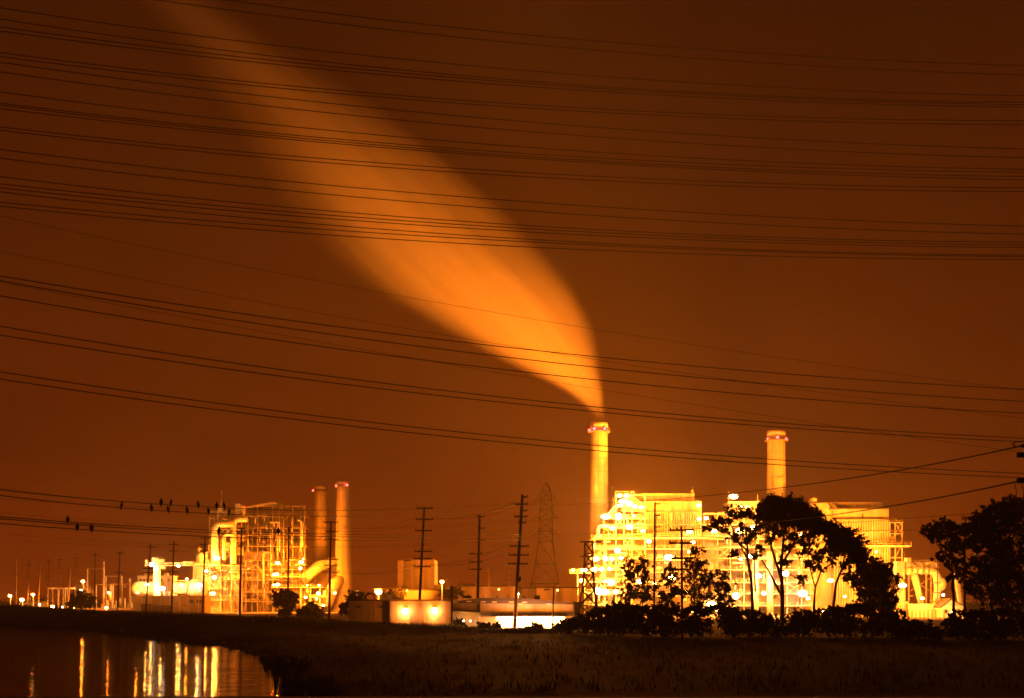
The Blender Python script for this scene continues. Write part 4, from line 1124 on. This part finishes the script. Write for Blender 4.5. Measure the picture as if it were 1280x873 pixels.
upole(35.5,700,35,22,'faint thin pole between the two pale poles at far left', [(707,32,39),(722,32,39)], r=.16, m='wood', D=470)
upole(818.8,628.5,817.5,20,'dark pole with three short arms on its right side, against the ribbed boiler house',
  [(630,818.5,825.5),(644.5,818.3,825),(659,818.2,825)], r=.22, D=255)
upole(852,658.5,853,15,'dark pole with four wide crossarms, before the scrubby trees', [(663,837,867),(679,836.5,865.5),(698,836,864),(712,836,864)], r=.13, D=146)
upole(565,733,565,8,'short dark pole between the beige shed and the depot', [], r=.16, D=200)
upole(467.3,742,467,8,'thin short pole in front of the beige shed, left of its lamps', [(743,464,468)], r=.09, D=205, m='steel_old')
upole(611,709,610.5,16,'pale thin pole with three arms behind the depot roof, left one', [(714,608,614),(721,608.5,614),(727,608,614)], r=.13, D=280, m='palepole')
upole(636.5,707,636,16,'pale thin pole with three arms behind the depot roof, right one', [(712,634,640),(719,633,640),(726,633,639.5)], r=.11, D=280, m='palepole')
upole(1206,664,1206,14,'slim pole half hidden in the right-hand tree mass', [(670,1203,1209)], r=.14, D=170)
sl = thing('street_lamp', (WX(691.5,198),198,GZ), 'dark unlit street lamp with a long arm in front of the depot bay', 'street lamp')
MB().tube([(WX(690.5,198),198,GZ-.2),P(692.3,733,198)],[.15,.11],8).build('post','dark',sl)
MB().bar(P(692.3,737.5,198),P(682,737,198),.09).build('arm','dark',sl); MB().pbox(680,686,736.4,738.2,197.9,.3).build('lamp_head','dark',sl)
# near pole just past the right edge, with its crossarm and dead-end insulators
ND = 32.0
npz = height(WX(1312,ND),ND)
np_ = thing('utility_pole', (WX(1312,ND),ND,npz), 'near wooden pole at the right edge, only its dark crossarm end showing', 'utility pole', 'utility poles')
MB().tube([(WX(1312,ND),ND,npz-.5),P(1312,535,ND)],[.17,.12],12).build('pole','wood',np_)
for y in (569,601): MB().bar(P(1272,y,ND-.15),P(1352,y-1,ND-.15),.12,.14).build('crossarm','wood',np_)
for y,a in ((558,1275),(602.5,1270)):
    q = P(a,y,ND-.1); iz = MB(); pts = [q+Vector((.09*i,0,.012*i)) for i in range(7)]
    iz.tube(pts,[.02,.06,.03,.06,.03,.06,.02],10); iz.build('insulator','glassy',np_)
MB().tube([P(1269,559,ND-.1),P(1266,555,ND-.1),P(1270,552.5,ND-.1),P(1284,552,ND-.1)],.02,6).build('jumper_loop','wire',np_)
for a in (1268,1277): MB().tube([P(a,603,ND-.1),P(a+2.5,615,ND-.05),P(a+1,640,ND)],.012,5).build('jumper_loop','wire',np_)

# ------------------------------------------------------------------ lattice towers
def lattice(mb, corners_by_level, w, skip=False):
    for A, B in zip(corners_by_level[:-1], corners_by_level[1:]):
        for k_ in range(4):
            k2 = (k_+1) % 4
            mb.bar(A[k_], B[k_], w*1.5)
            mb.bar(A[k_], B[k2], w); mb.bar(A[k2], B[k_], w); mb.bar(B[k_], B[k2], w)
def sq(px, py, hw, D):
    c = P(px, py, D); h_ = hw*D/F
    return [Vector((c.x-h_, D-h_, c.z)), Vector((c.x+h_, D-h_, c.z)), Vector((c.x+h_, D+h_, c.z)), Vector((c.x-h_, D+h_, c.z))]
D = 325
ly = thing('lattice_pylon', (WX(681,D),D,GZ), 'tall slender lattice transmission pylon behind the depot', 'pylon')
m = MB(); lattice(m, [sq(681,773,26,D),sq(681,752,22,D),sq(681.3,730,17,D),sq(681.5,705,12.5,D),sq(682,677,8.6,D)], .10); m.build('legs','dark',ly)
m = MB(); lattice(m, [sq(682,677,8.6,D),sq(682,664,8.2,D),sq(682.3,650,8,D),sq(682.5,637,7.6,D),sq(682.6,625,7.2,D),sq(682.7,614,5.5,D),sq(682.7,604,1.4,D)], .09); m.build('body','dark',ly)
for y in (626,647,668):
    m = MB(); c = P(682.5,y,D)
    for s_ in (-1,1):
        tip = P(682.5+s_*15,y,D)
        for yy in (-1.6,1.6): m.bar((c.x+s_*1.6,D+yy,c.z),tip,.11); m.bar((c.x+s_*1.6,D+yy,c.z+1.8),tip,.09)
        m.bar(tip, tip-Vector((0,0,1.6)), .12)
    m.build('crossarm','dark',ly)
D = 275
lt = thing('lattice_tower', (WX(735.5,D),D,GZ), 'squat dark lattice tower with a flat cap, in front of the smoking chimney base', 'lattice tower')
m = MB(); lattice(m, [sq(735,777,14.5,D),sq(735,757,11,D),sq(735.3,738,8,D),sq(735.6,719,6.2,D),sq(735.8,705,5.4,D),sq(736,692,5.2,D),sq(736,678,5,D)], .2); m.build('legs','dark',lt)
MB().pbox(725.5,751.5,676.5,678.6,D-1,2).build('cap','dark',lt); MB().pbox(725.5,742,694.8,696.3,D-1.2,.4).build('crossarm','dark',lt)

# ------------------------------------------------------------------ wires
WIRES = [  # three (px, py) points each, half-thickness scale; running left near to right far
 ((280,0),(640,42),(1280,82.5)),((195,0),(640,53.5),(1280,94)),
 ((0,10),(640,87),(1280,120)),((0,24),(640,100),(1280,128)),((0,34),(640,103),(1280,131)),((0,39),(640,107),(1280,134)),
 ((0,66),(640,130),(1280,151)),((0,71),(640,134),(1280,156)),((0,78),(640,151),(1280,186.5)),((0,90),(640,163),(1280,197.5)),
 ((0,115),(640,183),(1280,212)),((0,129),(640,191),(1280,215.5)),((0,131.5),(640,194.5),(1280,221)),((0,136),(640,197),(1280,225)),
 ((0,159),(640,215),(1280,235)),((0,163),(640,220),(1280,239.5)),((0,187),(640,251),(1280,283)),((0,198),(640,262.5),(1280,293)),
 ((0,221),(640,281),(1280,303)),((0,230),(640,285),(1280,306.5)),((0,235),(640,289),(1280,309.5)),((0,240),(640,298),(1280,319)),
 ((0,253),(640,301.5),(1280,321)),((0,258),(640,308),(1280,324.5)),
 ((0,345),(640,435),(1280,487)),((0,351),(640,447.5),(1280,502)),((0,370),(640,463.5),(1280,517)),
 ((0,408),(640,498),(1280,548)),((0,419),(640,504.5),(1280,552.5)),((0,465),(640,547),(1280,592)),((0,474),(640,554),(1280,597.5)),
]
THIN = [((0,270),(640,394.5),(1280,488)),((0,314),(640,433),(1280,523)),((0,352.5),(640,469),(1280,566))]
def quad(p):
    (x0,y0),(x1,y1),(x2,y2) = p
    def f(x):
        return y0*(x-x1)*(x-x2)/((x0-x1)*(x0-x2)) + y1*(x-x0)*(x-x2)/((x1-x0)*(x1-x2)) + y2*(x-x0)*(x-x1)/((x2-x0)*(x2-x1))
    return f
ORD = ['first','second','third','fourth','fifth','sixth','seventh','eighth','ninth','tenth','eleventh','twelfth','thirteenth','fourteenth','fifteenth','sixteenth','seventeenth','eighteenth','nineteenth','twentieth']
def ordn(i):
    if i < 20: return ORD[i]
    return ('twenty-' if i < 29 else '') + (ORD[i-20] if i < 29 else 'thirtieth' if i == 29 else 'thirty-' + ORD[i-30])
def make_wire(fn, D0, D1, x0, x1, r, label, group, n=56):
    pts = []
    for i in range(n+1):
        x = x0 + (x1-x0)*i/n
        D = 1.0/((1/D0) + (1/D1-1/D0)*(x-x0)/(x1-x0))
        pts.append(P(x, fn(x), D))
    o = MB().tube(pts, r, 6).build('power_line', 'wire')
    return tag(o, label, 'power line', group)
for i, p in enumerate(WIRES):
    grp = 0 if i < 24 else 1
    D0, D1 = (62 + 9*((i*5) % 4), 92 + 9*((i*5) % 4)) if i < 24 else (56, 96)
    make_wire(quad(p), D0, D1, -260, 1540, (.027 if i < 24 else .034)*(D0/62), 'black high-voltage wire, %s thick one down from the top along the right edge' % ordn(i), 'overhead high-voltage wires')
for i, p in enumerate(THIN):
    make_wire(quad(p), 85, 120, -260, 1540, .017, 'fine faint guy-like wire crossing the thick ones, %s down along the left edge' % ordn(i), 'fine overhead wires')
# bird wires: two spans meeting at the tallest pole
D18 = LINE[18][1]
LOW = [((0,612),(240,633),(653,632)),((0,619.5),(240,641),(653,637)),((0,646),(240,662),(653,668)),((0,648.5),(240,665),(653,671)),((0,654.5),(240,670),(653,675))]
LN = ['upper wire of the top bird pair, sagging from the left edge to the tallest pole','lower wire of the top bird pair, sagging from the left edge to the tallest pole','top wire of the lower bird trio, left of the tallest pole','middle wire of the lower bird trio, left of the tallest pole','bottom wire of the lower bird trio, left of the tallest pole']
LX0, LD0 = -220, 42.0
LOWF = [quad(p) for p in LOW]
for f_, lab in zip(LOWF, LN): make_wire(f_, LD0, D18, LX0, 653, .03, lab, 'wires with birds')
def low_pt(k_, px):
    D = 1.0/((1/LD0)+(1/D18-1/LD0)*(px-LX0)/(653-LX0)); return P(px, LOWF[k_](px), D)
make_wire(quad(((653,632),(1000,607),(1275,558))), D18, ND, 653, 1275, .022, 'service wire rising to the upper insulator at the right edge', 'service wires to the near pole')
make_wire(quad(((653,668),(1000,649),(1270,602.5))), D18, ND, 653, 1270, .022, 'service wire rising to the lower insulator at the right edge', 'service wires to the near pole')
make_wire(quad(((900,663),(1110,650),(1280,637))), 260, 120, 900, 1330, .03, 'faint wire between the right boiler house and the right-hand trees, upper', 'faint wires')
make_wire(quad(((900,670),(1130,663.5),(1280,662))), 260, 150, 900, 1330, .03, 'faint wire between the right boiler house and the right-hand trees, lower', 'faint wires')
# conductors strung pole to pole along the receding line
def strung(ids, lvl, side, label, sag=1.4):
    pts = []
    for a, b in zip(ids[:-1], ids[1:]):
        ta, tb_ = LINE[a][2], LINE[b][2]
        p, q = ta[min(lvl,len(ta)-1)][side], tb_[min(lvl,len(tb_)-1)][side]
        for i in range(10):
            f = i/10; v = p.lerp(q, f); v.z -= sag*4*f*(1-f); pts.append(v)
    pts.append(q)
    tag(MB().tube(pts, .03, 5).build('pole_wire','wire'), label, 'power line', 'wires along the pole row')
ids = [18,16,15,13,12,11,10,9,8]
for lvl, side, lab in ((1,0,'upper near wire'),(1,1,'upper far wire'),(5,0,'lower near wire'),(5,1,'lower far wire')):
    strung(ids, lvl, side, lab + ' strung along the receding row of dark poles')
strung([18,17,16], 3, 1, 'slack wire between the three tallest poles in the middle', 2.2)
strung([18,17,16], 6, 0, 'low slack wire between the three tallest poles in the middle', 2.6)
# pylon conductors
for y, s_, nm in ((627.6,-1,'top left'),(627.6,1,'top right'),(648.6,-1,'middle left'),(648.6,1,'middle right'),(669.6,-1,'bottom left'),(669.6,1,'bottom right')):
    p = P(682.5+15*s_, y, 325); q = Vector((p.x- 70 + 8*s_, 640, p.z + 2)); pts = []
    p2 = Vector((p.x-150+8*s_, 250, p.z-3))
    for A, B in ((p2, p), (p, q)):
        for i in range(12):
            f = i/12; v = A.lerp(B, f); v.z -= 4*4*f*(1-f); pts.append(v)
    tag(MB().tube(pts, .028, 5).build('pylon_wire','wire'), 'faint conductor leaving the %s arm of the slender pylon' % nm, 'power line', 'pylon conductors')

# ------------------------------------------------------------------ birds
def bird(p, turn, s, label):
    t = MB()
    pts = [(-.02,0,-.20),(-.015,0,-.10),(0,0,.0),(.02,0,.10),(.03,0,.17),(.035,0,.205),(.045,0,.245),(.06,0,.285),(.075,0,.305)]
    rs = [.018,.035,.07,.085,.07,.045,.048,.04,.008]
    t.tube([Vector(q)*s for q in pts], [r*s for r in rs], 10)
    t.tube([Vector((.06,0,.28))*s, Vector((.10,0,.275))*s, Vector((.125,0,.265))*s], [.016*s,.01*s,.002*s], 6)
    for sd in (-1,1):
        t.tube([Vector((.02,sd*.03,.03))*s, Vector((.02,sd*.03,-.03))*s], .008*s, 5)
        t.tube([Vector((.015,sd*.065,.15))*s, Vector((-.005,sd*.075,.05))*s, Vector((-.03,sd*.03,-.12))*s], [.03*s,.035*s,.006*s], 8)
    o = t.build('bird','bird'); o.location = p; o.rotation_euler = (0, 0, turn)
    tag(o, label, 'bird', 'birds on the wires')
BL = [(0,[201.5,213.2,248,271,280.5],'upper wire of the top pair'),(1,[151.6,189.4,210.2,234,261,286],'lower wire of the top pair'),(2,[84.7,348],'top wire of the lower trio'),(4,[96.6,114.5],'bottom wire of the lower trio'),(3,[273.5],'middle wire of the lower trio')]
for k_, xs_, nm in BL:
    for i, px in enumerate(xs_):
        p = low_pt(k_, px) + Vector((0,0,.06))
        lab = 'black bird perched on the %s, %s' % (nm, 'alone' if len(xs_) == 1 else ORD[i] + ' from the left')
        bird(p, U(-2.5,2.5), (p.y/60.0)**.5*1.02*U(.9,1.1), lab)

# ------------------------------------------------------------------ trees
def add_clump(cr, c, rx, rz, n, ls, hollow=.12):
    # sprays of leaves hung along short twigs, so that the outline stays ragged and the sky shows through
    k = max(5, int(n/26))
    for j in range(k):
        a, b = U(0, 6.28), math.acos(U(-1,1)); q = hollow + (1.18-hollow)*rnd()**.7
        dr = Vector((math.sin(b)*math.cos(a), math.sin(b)*math.sin(a), math.cos(b)))
        sc = Vector((c.x+rx*q*dr.x, c.y+rx*q*dr.y, c.z+rz*q*dr.z))
        sr = (rx+rz)*.5*U(.18,.46)
        ax = (dr + Vector((U(-.6,.6), U(-.6,.6), U(-.9,.3)))).normalized()*sr
        for i in range(n//k):
            p = sc + ax*U(-1,1.2) + Vector((random.gauss(0,.36)*sr, random.gauss(0,.36)*sr, random.gauss(0,.36)*sr)); cr.leaf(p, ls*U(.5,1.2))
def tree(name, label, D, trunk, clumps, cat='tree', group=None, leaf='leaf', ls=.27, tr=.28, dens=1.0, dj=2.5, base=None, forks=()):
    """trunk: list of (px,py) from base up; clumps: (px,py,rx_px,ry_px)"""
    bx = WX(trunk[0][0], D); bz = GZ if base is None else base
    t = thing(name, (bx, D, bz), label, cat, group)
    tk = MB()
    pts = [Vector((bx, D, bz-.3))] + [P(a, b, D+U(-.5,.5)) for a, b in trunk]
    n = len(pts); tk.tube(pts, [tr*(1-.6*i/(n-1)) for i in range(n)], 9)
    for fk in forks:
        q = [P(a,b,D+U(-1,1)) for a,b in fk]; tk.tube(q, [tr*.55*(1-.6*i/(len(q)-1)) for i in range(len(q))], 7)
    cr = MB()
    nodes = pts[n//2:] + [P(a,b,D) for fk in forks for a,b in fk[1:]]
    for (a, b, rx, ry) in clumps:
        c = P(a, b, D + U(-dj, dj)); RX, RZ = rx*D/F, ry*D/F
        near = min(nodes, key=lambda v: (v-c).length + (3 if v.z > c.z else 0))
        mid = near.lerp(c, .5) + Vector((U(-.3,.3), U(-.3,.3), -.25))
        ln = (near-c).length
        tk.tube([near, mid, c], [min(tr*.4, .05+.02*ln), .05+.008*ln, .03], 6)
        for q in range(8):
            e = c + Vector((U(-1,1)*RX*1.1, U(-1,1)*RX*.9, U(-.8,.9)*RZ)); tk.tube([c.lerp(near,.15), e], [.035,.012], 4)
        add_clump(cr, c, RX, RZ, int(dens*(80 + 26*RX*RZ/(ls*ls))), ls)
        for q in range(2):     # loose outer tufts
            c2 = c + Vector((U(-1.3,1.3)*RX, U(-1,1)*RX, U(-.9,1.1)*RZ)); add_clump(cr, c2, RX*.4, RZ*.4, int(dens*55), ls*.9)
    tk.build('trunk', 'bark', t); cr.build('crown', leaf, t)
    return t
EG = 'eucalyptus trees before the right plant'
tree('eucalyptus_tree','largest eucalyptus with a wide dark umbrella crown, in front of the smokeless chimney foot',185,
  [(977.5,776),(978,740),(976,712),(978,690),(980,670)],
  [(961,631,14,9),(975,629,13,8),(987,627,14,8),(999,634,14,9),(968,641,15,10),(984,640,17,11),(1000,645,15,11),(1013,651,15,10),(1026,653,12,8),(973,652,14,8),(990,655,15,8),(956,640,9,6),(1006,660,11,7),(966,661,9,6),(1036,656,8,6),(980,703,8,6),(1001,725,7,5),(960,655,8,6),(1018,642,9,7),(975,668,8,6),(990,671,8,6),(1003,675,8,6),(985,684,7,5),(963,676,7,5),(1016,669,8,6),(1030,663,11,8),(1040,664,11,8),(1022,660,10,7),(1008,645,12,8),(951,648,6,5)],
  group=EG, tr=.42, dens=1.35, forks=[[(977,725),(966,690),(961,668),(962,650)],[(978,705),(992,680),(998,660)],[(977,745),(960,712),(952,700)],[(980,690),(1010,668),(1020,657)]])
tree('eucalyptus_tree','open eucalyptus with ragged separate tufts, left of the largest crown',178,
  [(941,762),(939,725),(935,700),(934,680),(932,660)],
  [(883,662,7,4),(892,656,8,6),(900,652,8,6),(913,640,10,7),(924,646,8,6),(936,640,11,7),(948,646,9,7),(908,652,8,5),(921,671,9,6),(937,674,8,6),(945,668,8,6),(916,693,8,5),(928,660,8,5),(949,658,7,6),(944,695,6,4),(906,664,6,4),(952,684,6,5)],
  group=EG, tr=.3, dens=.95, forks=[[(935,700),(920,672),(912,650)],[(934,680),(946,655)],[(936,690),(905,662),(894,657)],[(944,740),(943,700),(944,690)]])
tree('eucalyptus_tree','slim eucalyptus with a forked trunk, between the largest crown and the drooping one',182,
  [(1017.5,760),(1019,735),(1026,715),(1034,708)],
  [(1006,688,9,8),(1022,698,11,8),(1014,680,8,6),(1030,690,8,7),(1036,678,8,7),(1024,712,7,5),(1010,705,6,5),(1040,700,6,6)],
  group=EG, tr=.24, dens=1.0, forks=[[(1019,735),(1013,712),(1010,695)],[(1026,715),(1024,700)]])
tree('eucalyptus_tree','drooping eucalyptus whose crown slopes down to the right boiler house',176,
  [(1042,756),(1045,730),(1052,712),(1056,695),(1060,680)],
  [(1046,664,10,7),(1057,668,13,9),(1066,676,13,9),(1052,680,12,9),(1072,688,12,9),(1080,698,12,8),(1064,694,9,8),(1090,706,12,8),(1098,714,13,8),(1108,712,9,7),(1044,692,7,7),(1078,712,9,7),(1056,708,6,5),(1048,676,12,9),(1062,682,13,9),(1070,700,12,9),(1086,720,13,10),(1096,728,13,10),(1060,722,8,6),(1072,728,10,8)],
  group=EG, tr=.26, dens=1.3, forks=[[(1052,712),(1070,695),(1080,700)],[(1050,718),(1090,712)]])
tree('bushy_tree','dense dark rounded tree just left of the dazzling duct-leg floodlight',168,
  [(1100,775),(1100,750),(1098,730)],
  [(1088,726,13,10),(1100,722,14,10),(1110,728,11,10),(1094,740,15,10),(1108,744,12,10),(1080,742,11,9),(1100,756,17,9),(1116,752,7,8),(1083,756,12,8)],
  group='dark bushy trees', leaf='leafdark', tr=.22, dens=1.25, forks=[])
SG = 'scrubby trees left of the eucalyptus'
tree('scrubby_tree','narrow scrubby tree in front of the stepped boiler decks, left one',190,[(787,772),(787,745),(786,725)],[(786,706,7,9),(783,716,7,8),(790,718,7,8),(786,730,8,8),(784,742,9,8),(792,744,8,8)],group=SG,leaf='leafdark',tr=.15,dens=.6)
tree('scrubby_tree','narrow scrubby tree in front of the stepped boiler decks, right one',188,[(803,772),(803,745),(804,722)],[(804,704,8,8),(799,712,7,8),(808,714,7,8),(803,724,9,8),(800,738,9,8),(810,740,9,9),(806,750,10,8)],group=SG,leaf='leafdark',tr=.16,dens=.585)
tree('scrubby_tree','ragged scrubby tree beside the four-armed pole, on its left',172,[(840,775),(839,745),(838,725)],[(836,712,8,8),(842,722,8,7),(832,724,8,7),(838,736,10,8),(846,742,9,8),(828,742,9,8),(836,752,12,8)],group=SG,leaf='leafdark',tr=.16,dens=.58)
tree('scrubby_tree','ragged scrubby tree beside the four-armed pole, on its right',170,[(868,775),(868,740),(867,715)],[(870,690,9,7),(864,702,9,7),(875,706,9,7),(866,718,12,8),(880,722,11,8),(888,728,10,8),(870,734,12,9),(860,742,10,8),(884,742,11,8),(872,752,14,8)],group=SG,leaf='leafdark',tr=.2,dens=.58)
tree('scrubby_tree','upright scrubby tree just left of the open eucalyptus trunk',173,[(905,775),(905,750),(905,735)],[(903,716,8,7),(906,728,8,8),(908,738,9,8),(902,748,10,8),(912,752,9,7),(897,735,6,6)],group=SG,leaf='leafdark',tr=.16,dens=.585)
RGp = 'dark trees at the right edge'
tree('eucalyptus_tree','spreading tree at the left of the right-hand dark mass',158,[(1192,785),(1192,745),(1190,715),(1190,690)],
  [(1160,664,9,7),(1170,658,10,7),(1182,656,11,7),(1194,660,11,8),(1176,668,12,7),(1190,672,12,8),(1166,672,7,5),(1188,684,11,7),(1176,694,8,5),(1196,700,9,7),(1184,704,7,5),(1200,686,8,8),(1205,715,8,8),(1190,722,6,5)],group=RGp,leaf='leafdark',tr=.26,dens=1.05,forks=[[(1190,715),(1178,690),(1172,668)]])
tree('eucalyptus_tree','tallest tree of the right-hand dark mass',150,[(1252,790),(1252,740),(1250,700),(1250,665)],
  [(1210,660,11,8),(1222,650,12,9),(1236,640,13,9),(1248,633,12,8),(1262,632,13,9),(1276,630,13,9),(1254,646,15,10),(1236,656,14,10),(1270,648,16,11),(1222,668,14,10),(1250,664,17,11),(1280,664,14,12),(1234,676,15,10),(1262,680,17,11),(1216,682,11,9),(1244,690,15,11)],group=RGp,leaf='leafdark',tr=.36,dens=1.3,forks=[[(1250,700),(1236,675),(1226,655)],[(1250,690),(1268,660),(1275,640)]])
tree('bushy_tree','wide low tree under the right-hand dark mass',147,[(1240,792),(1240,765),(1238,740)],
  [(1222,706,13,10),(1240,706,15,11),(1260,702,16,12),(1276,698,14,13),(1230,722,15,11),(1254,724,18,12),(1276,722,15,13),(1214,726,11,10),(1220,740,12,10),(1244,744,17,12),(1270,746,17,12),(1284,740,14,13)],group=RGp,leaf='leafdark',tr=.3,dens=1.2)
tree('bushy_tree','tree cut by the right frame edge behind the near pole',152,[(1300,792),(1300,750),(1300,700)],
  [(1292,636,12,10),(1305,645,15,12),(1296,660,14,11),(1310,680,16,14),(1296,690,14,12),(1305,715,16,14),(1300,742,17,14),(1320,700,15,14),(1310,765,18,13)],group=RGp,leaf='leafdark',tr=.3,dens=1.1)
# trees of the left and middle
tree('palm_tree','dark round-headed palm in front of the far plant lamp decks',290,[(357,772),(357,760),(357,752)],
  [(350,746,7,6),(363,746,7,6),(357,742,7,5),(347,752,5,5),(367,752,4,5),(357,754,10,7),(357,764,8,7)],cat='palm',leaf='leafdark',ls=.5,tr=.5,dens=1.8,dj=1.2)
tree('round_bush','dark rounded bush right of the palm in front of the far plant',288,[(389,773),(389,768)],
  [(382,764,8,6),(393,762,9,6),(389,758,6,4),(399,767,8,5),(376,768,6,4),(390,768,14,5)],cat='bush',leaf='leafdark',ls=.42,tr=.2,dens=1.8,dj=1.5)
tree('dark_tree','dim shrubby tree at the left end of the beige shed',262,[(440,775),(440,760),(440,752)],
  [(434,752,6,7),(442,745,7,6),(449,748,7,6),(438,762,8,8),(428,762,5,7),(446,758,7,7),(455,744,5,4)],leaf='leafdark',ls=.36,tr=.16,dens=1.2,dj=1.5)
tree('dark_tree','dark rounded tree by the bank in front of the domed tank',440,[(103,766),(103,755)],
  [(94,748,7,5),(103,745,9,6),(112,749,7,6),(99,754,11,5),(110,756,9,5),(90,755,6,5)],leaf='leafdark',ls=.55,tr=.3,dens=1.4,dj=2)
tree('dark_tree','faint leafy tree on the skyline above the low wide building',300,[(492,765),(492,748)],[(484,742,6,5),(493,739,7,5),(500,743,6,5)],leaf='leafdark',ls=.35,tr=.15,dens=.8)
tree('dark_tree','thin leafy tree left of the pale warehouse',292,[(562,770),(562,750)],[(556,741,5,5),(563,738,6,5),(574,741,5,6),(568,746,7,5)],leaf='leafdark',ls=.35,tr=.14,dens=.9)
# scrub in front
BG = 'dark scrub bushes along the bank'
def bush(px, py, rx, ry, D, label):
    b_ = height(WX(px,D), D)
    base_py = HY + (EYE-b_)*F/D
    cl = []; n = max(3, int(rx/7))
    for i in range(n):
        f = (i+.5)/n*2-1; top = py + (1-math.sqrt(max(0,1-f*f*.8)))*ry*.9
        cl.append((px+f*rx*.8+U(-2,2), top+ry*.35, rx/n*1.6, ry*.4))
    for i in range(n): cl.append((px+U(-.8,.8)*rx, (py+ry*.5+base_py)/2+U(-3,3), rx/n*1.9, max(5,(base_py-py)*.34)))
    return tree('scrub_bush', label, D, [(px,base_py-2),(px,base_py-8)], cl, 'bush', BG, 'leafdark', .3, .1, 1.0, 1.5, base=b_)
for (a,b,rx,ry,d_,lab) in [
 (722,770,16,12,172,'scrub bush hiding the foot of the squat lattice tower, left side'),
 (750,760,22,14,168,'scrub bush below the stepped boiler decks, right of the squat tower'),
 (778,752,18,14,166,'scrub bush below the narrow scrubby trees'),
 (803,758,20,14,160,'scrub bush between the narrow scrubby trees and the four-armed pole'),
 (833,755,20,14,160,'scrub bush left of the four-armed pole foot'),
 (868,757,22,14,158,'scrub bush right of the four-armed pole foot'),
 (902,756,20,15,158,'scrub bush under the upright scrubby tree'),
 (935,762,20,14,160,'scrub bush at the foot of the open eucalyptus'),
 (963,770,16,12,162,'low scrub bush in the gap left of the largest trunk'),
 (1005,764,20,14,160,'scrub bush at the foot of the slim forked eucalyptus'),
 (1035,758,20,14,158,'scrub bush at the foot of the drooping eucalyptus'),
 (1070,756,24,15,156,'scrub bush left of the dense rounded tree'),
 (1108,762,22,15,156,'scrub bush under the dense rounded tree'),
 (1140,775,20,12,150,'scrub bush in front of the duct bridge foot'),
 (1165,784,16,10,146,'lowest scrub bush before the gabled hut'),
 (1196,770,16,14,150,'scrub bush under the spreading right-hand tree'),
 (1225,762,24,16,146,'scrub bush under the tallest right-hand tree'),
 (1268,760,28,16,146,'scrub bush at the right edge under the dark mass'),
 (1310,760,28,16,146,'scrub bush past the right frame edge'),
 (575,776,10,7,203,'small bush at the left end of the depot lean-to'),
 (612,783,12,4,196,'low weeds bush in front of the depot side wall'),
 (668,784,10,3,194,'low weeds bush in front of the loading bay'),
 (702,778,9,8,190,'dark bush at the right end of the loading bay')]:
    bush(a,b,rx,ry,d_,lab)
# distant treeline on the horizon
tl = MB()
for i in range(150):
    px = -150 + 1600*i/150 + U(-5,5); D = U(640,760); h_ = U(3.5,7.5)*(1.15 if px < 120 else .8)
    c = Vector((WX(px,D), D, GZ+h_*.55)); 
    for q in range(90):
        tl.leaf(c + Vector((random.gauss(0,.42)*8, random.gauss(0,.4)*6, random.gauss(0,.36)*h_*.7)), U(.7,1.4))
    tl.ball((c.x,c.y,c.z-h_*.15),6,4,h_*.38,10,6)
tag(tl.build('treeline','leafdark'), kind='stuff')

# ------------------------------------------------------------------ haze
hz = bpy.data.materials.new('night_haze'); hz.use_nodes = True
nt = hz.node_tree; nt.nodes.clear()
o_ = nt.nodes.new('ShaderNodeOutputMaterial'); v_ = nt.nodes.new('ShaderNodeVolumePrincipled')
v_.inputs['Color'].default_value = (.95,.95,.95,1); v_.inputs['Density'].default_value = 0.00026; v_.inputs['Anisotropy'].default_value = 0.12
nt.links.new(v_.outputs[0], o_.inputs['Volume'])
hb = MB(); hb.box(-2700, 3600, -70, 1650, -3.6, 275)
tag(hb.build('haze', hz), kind='stuff')
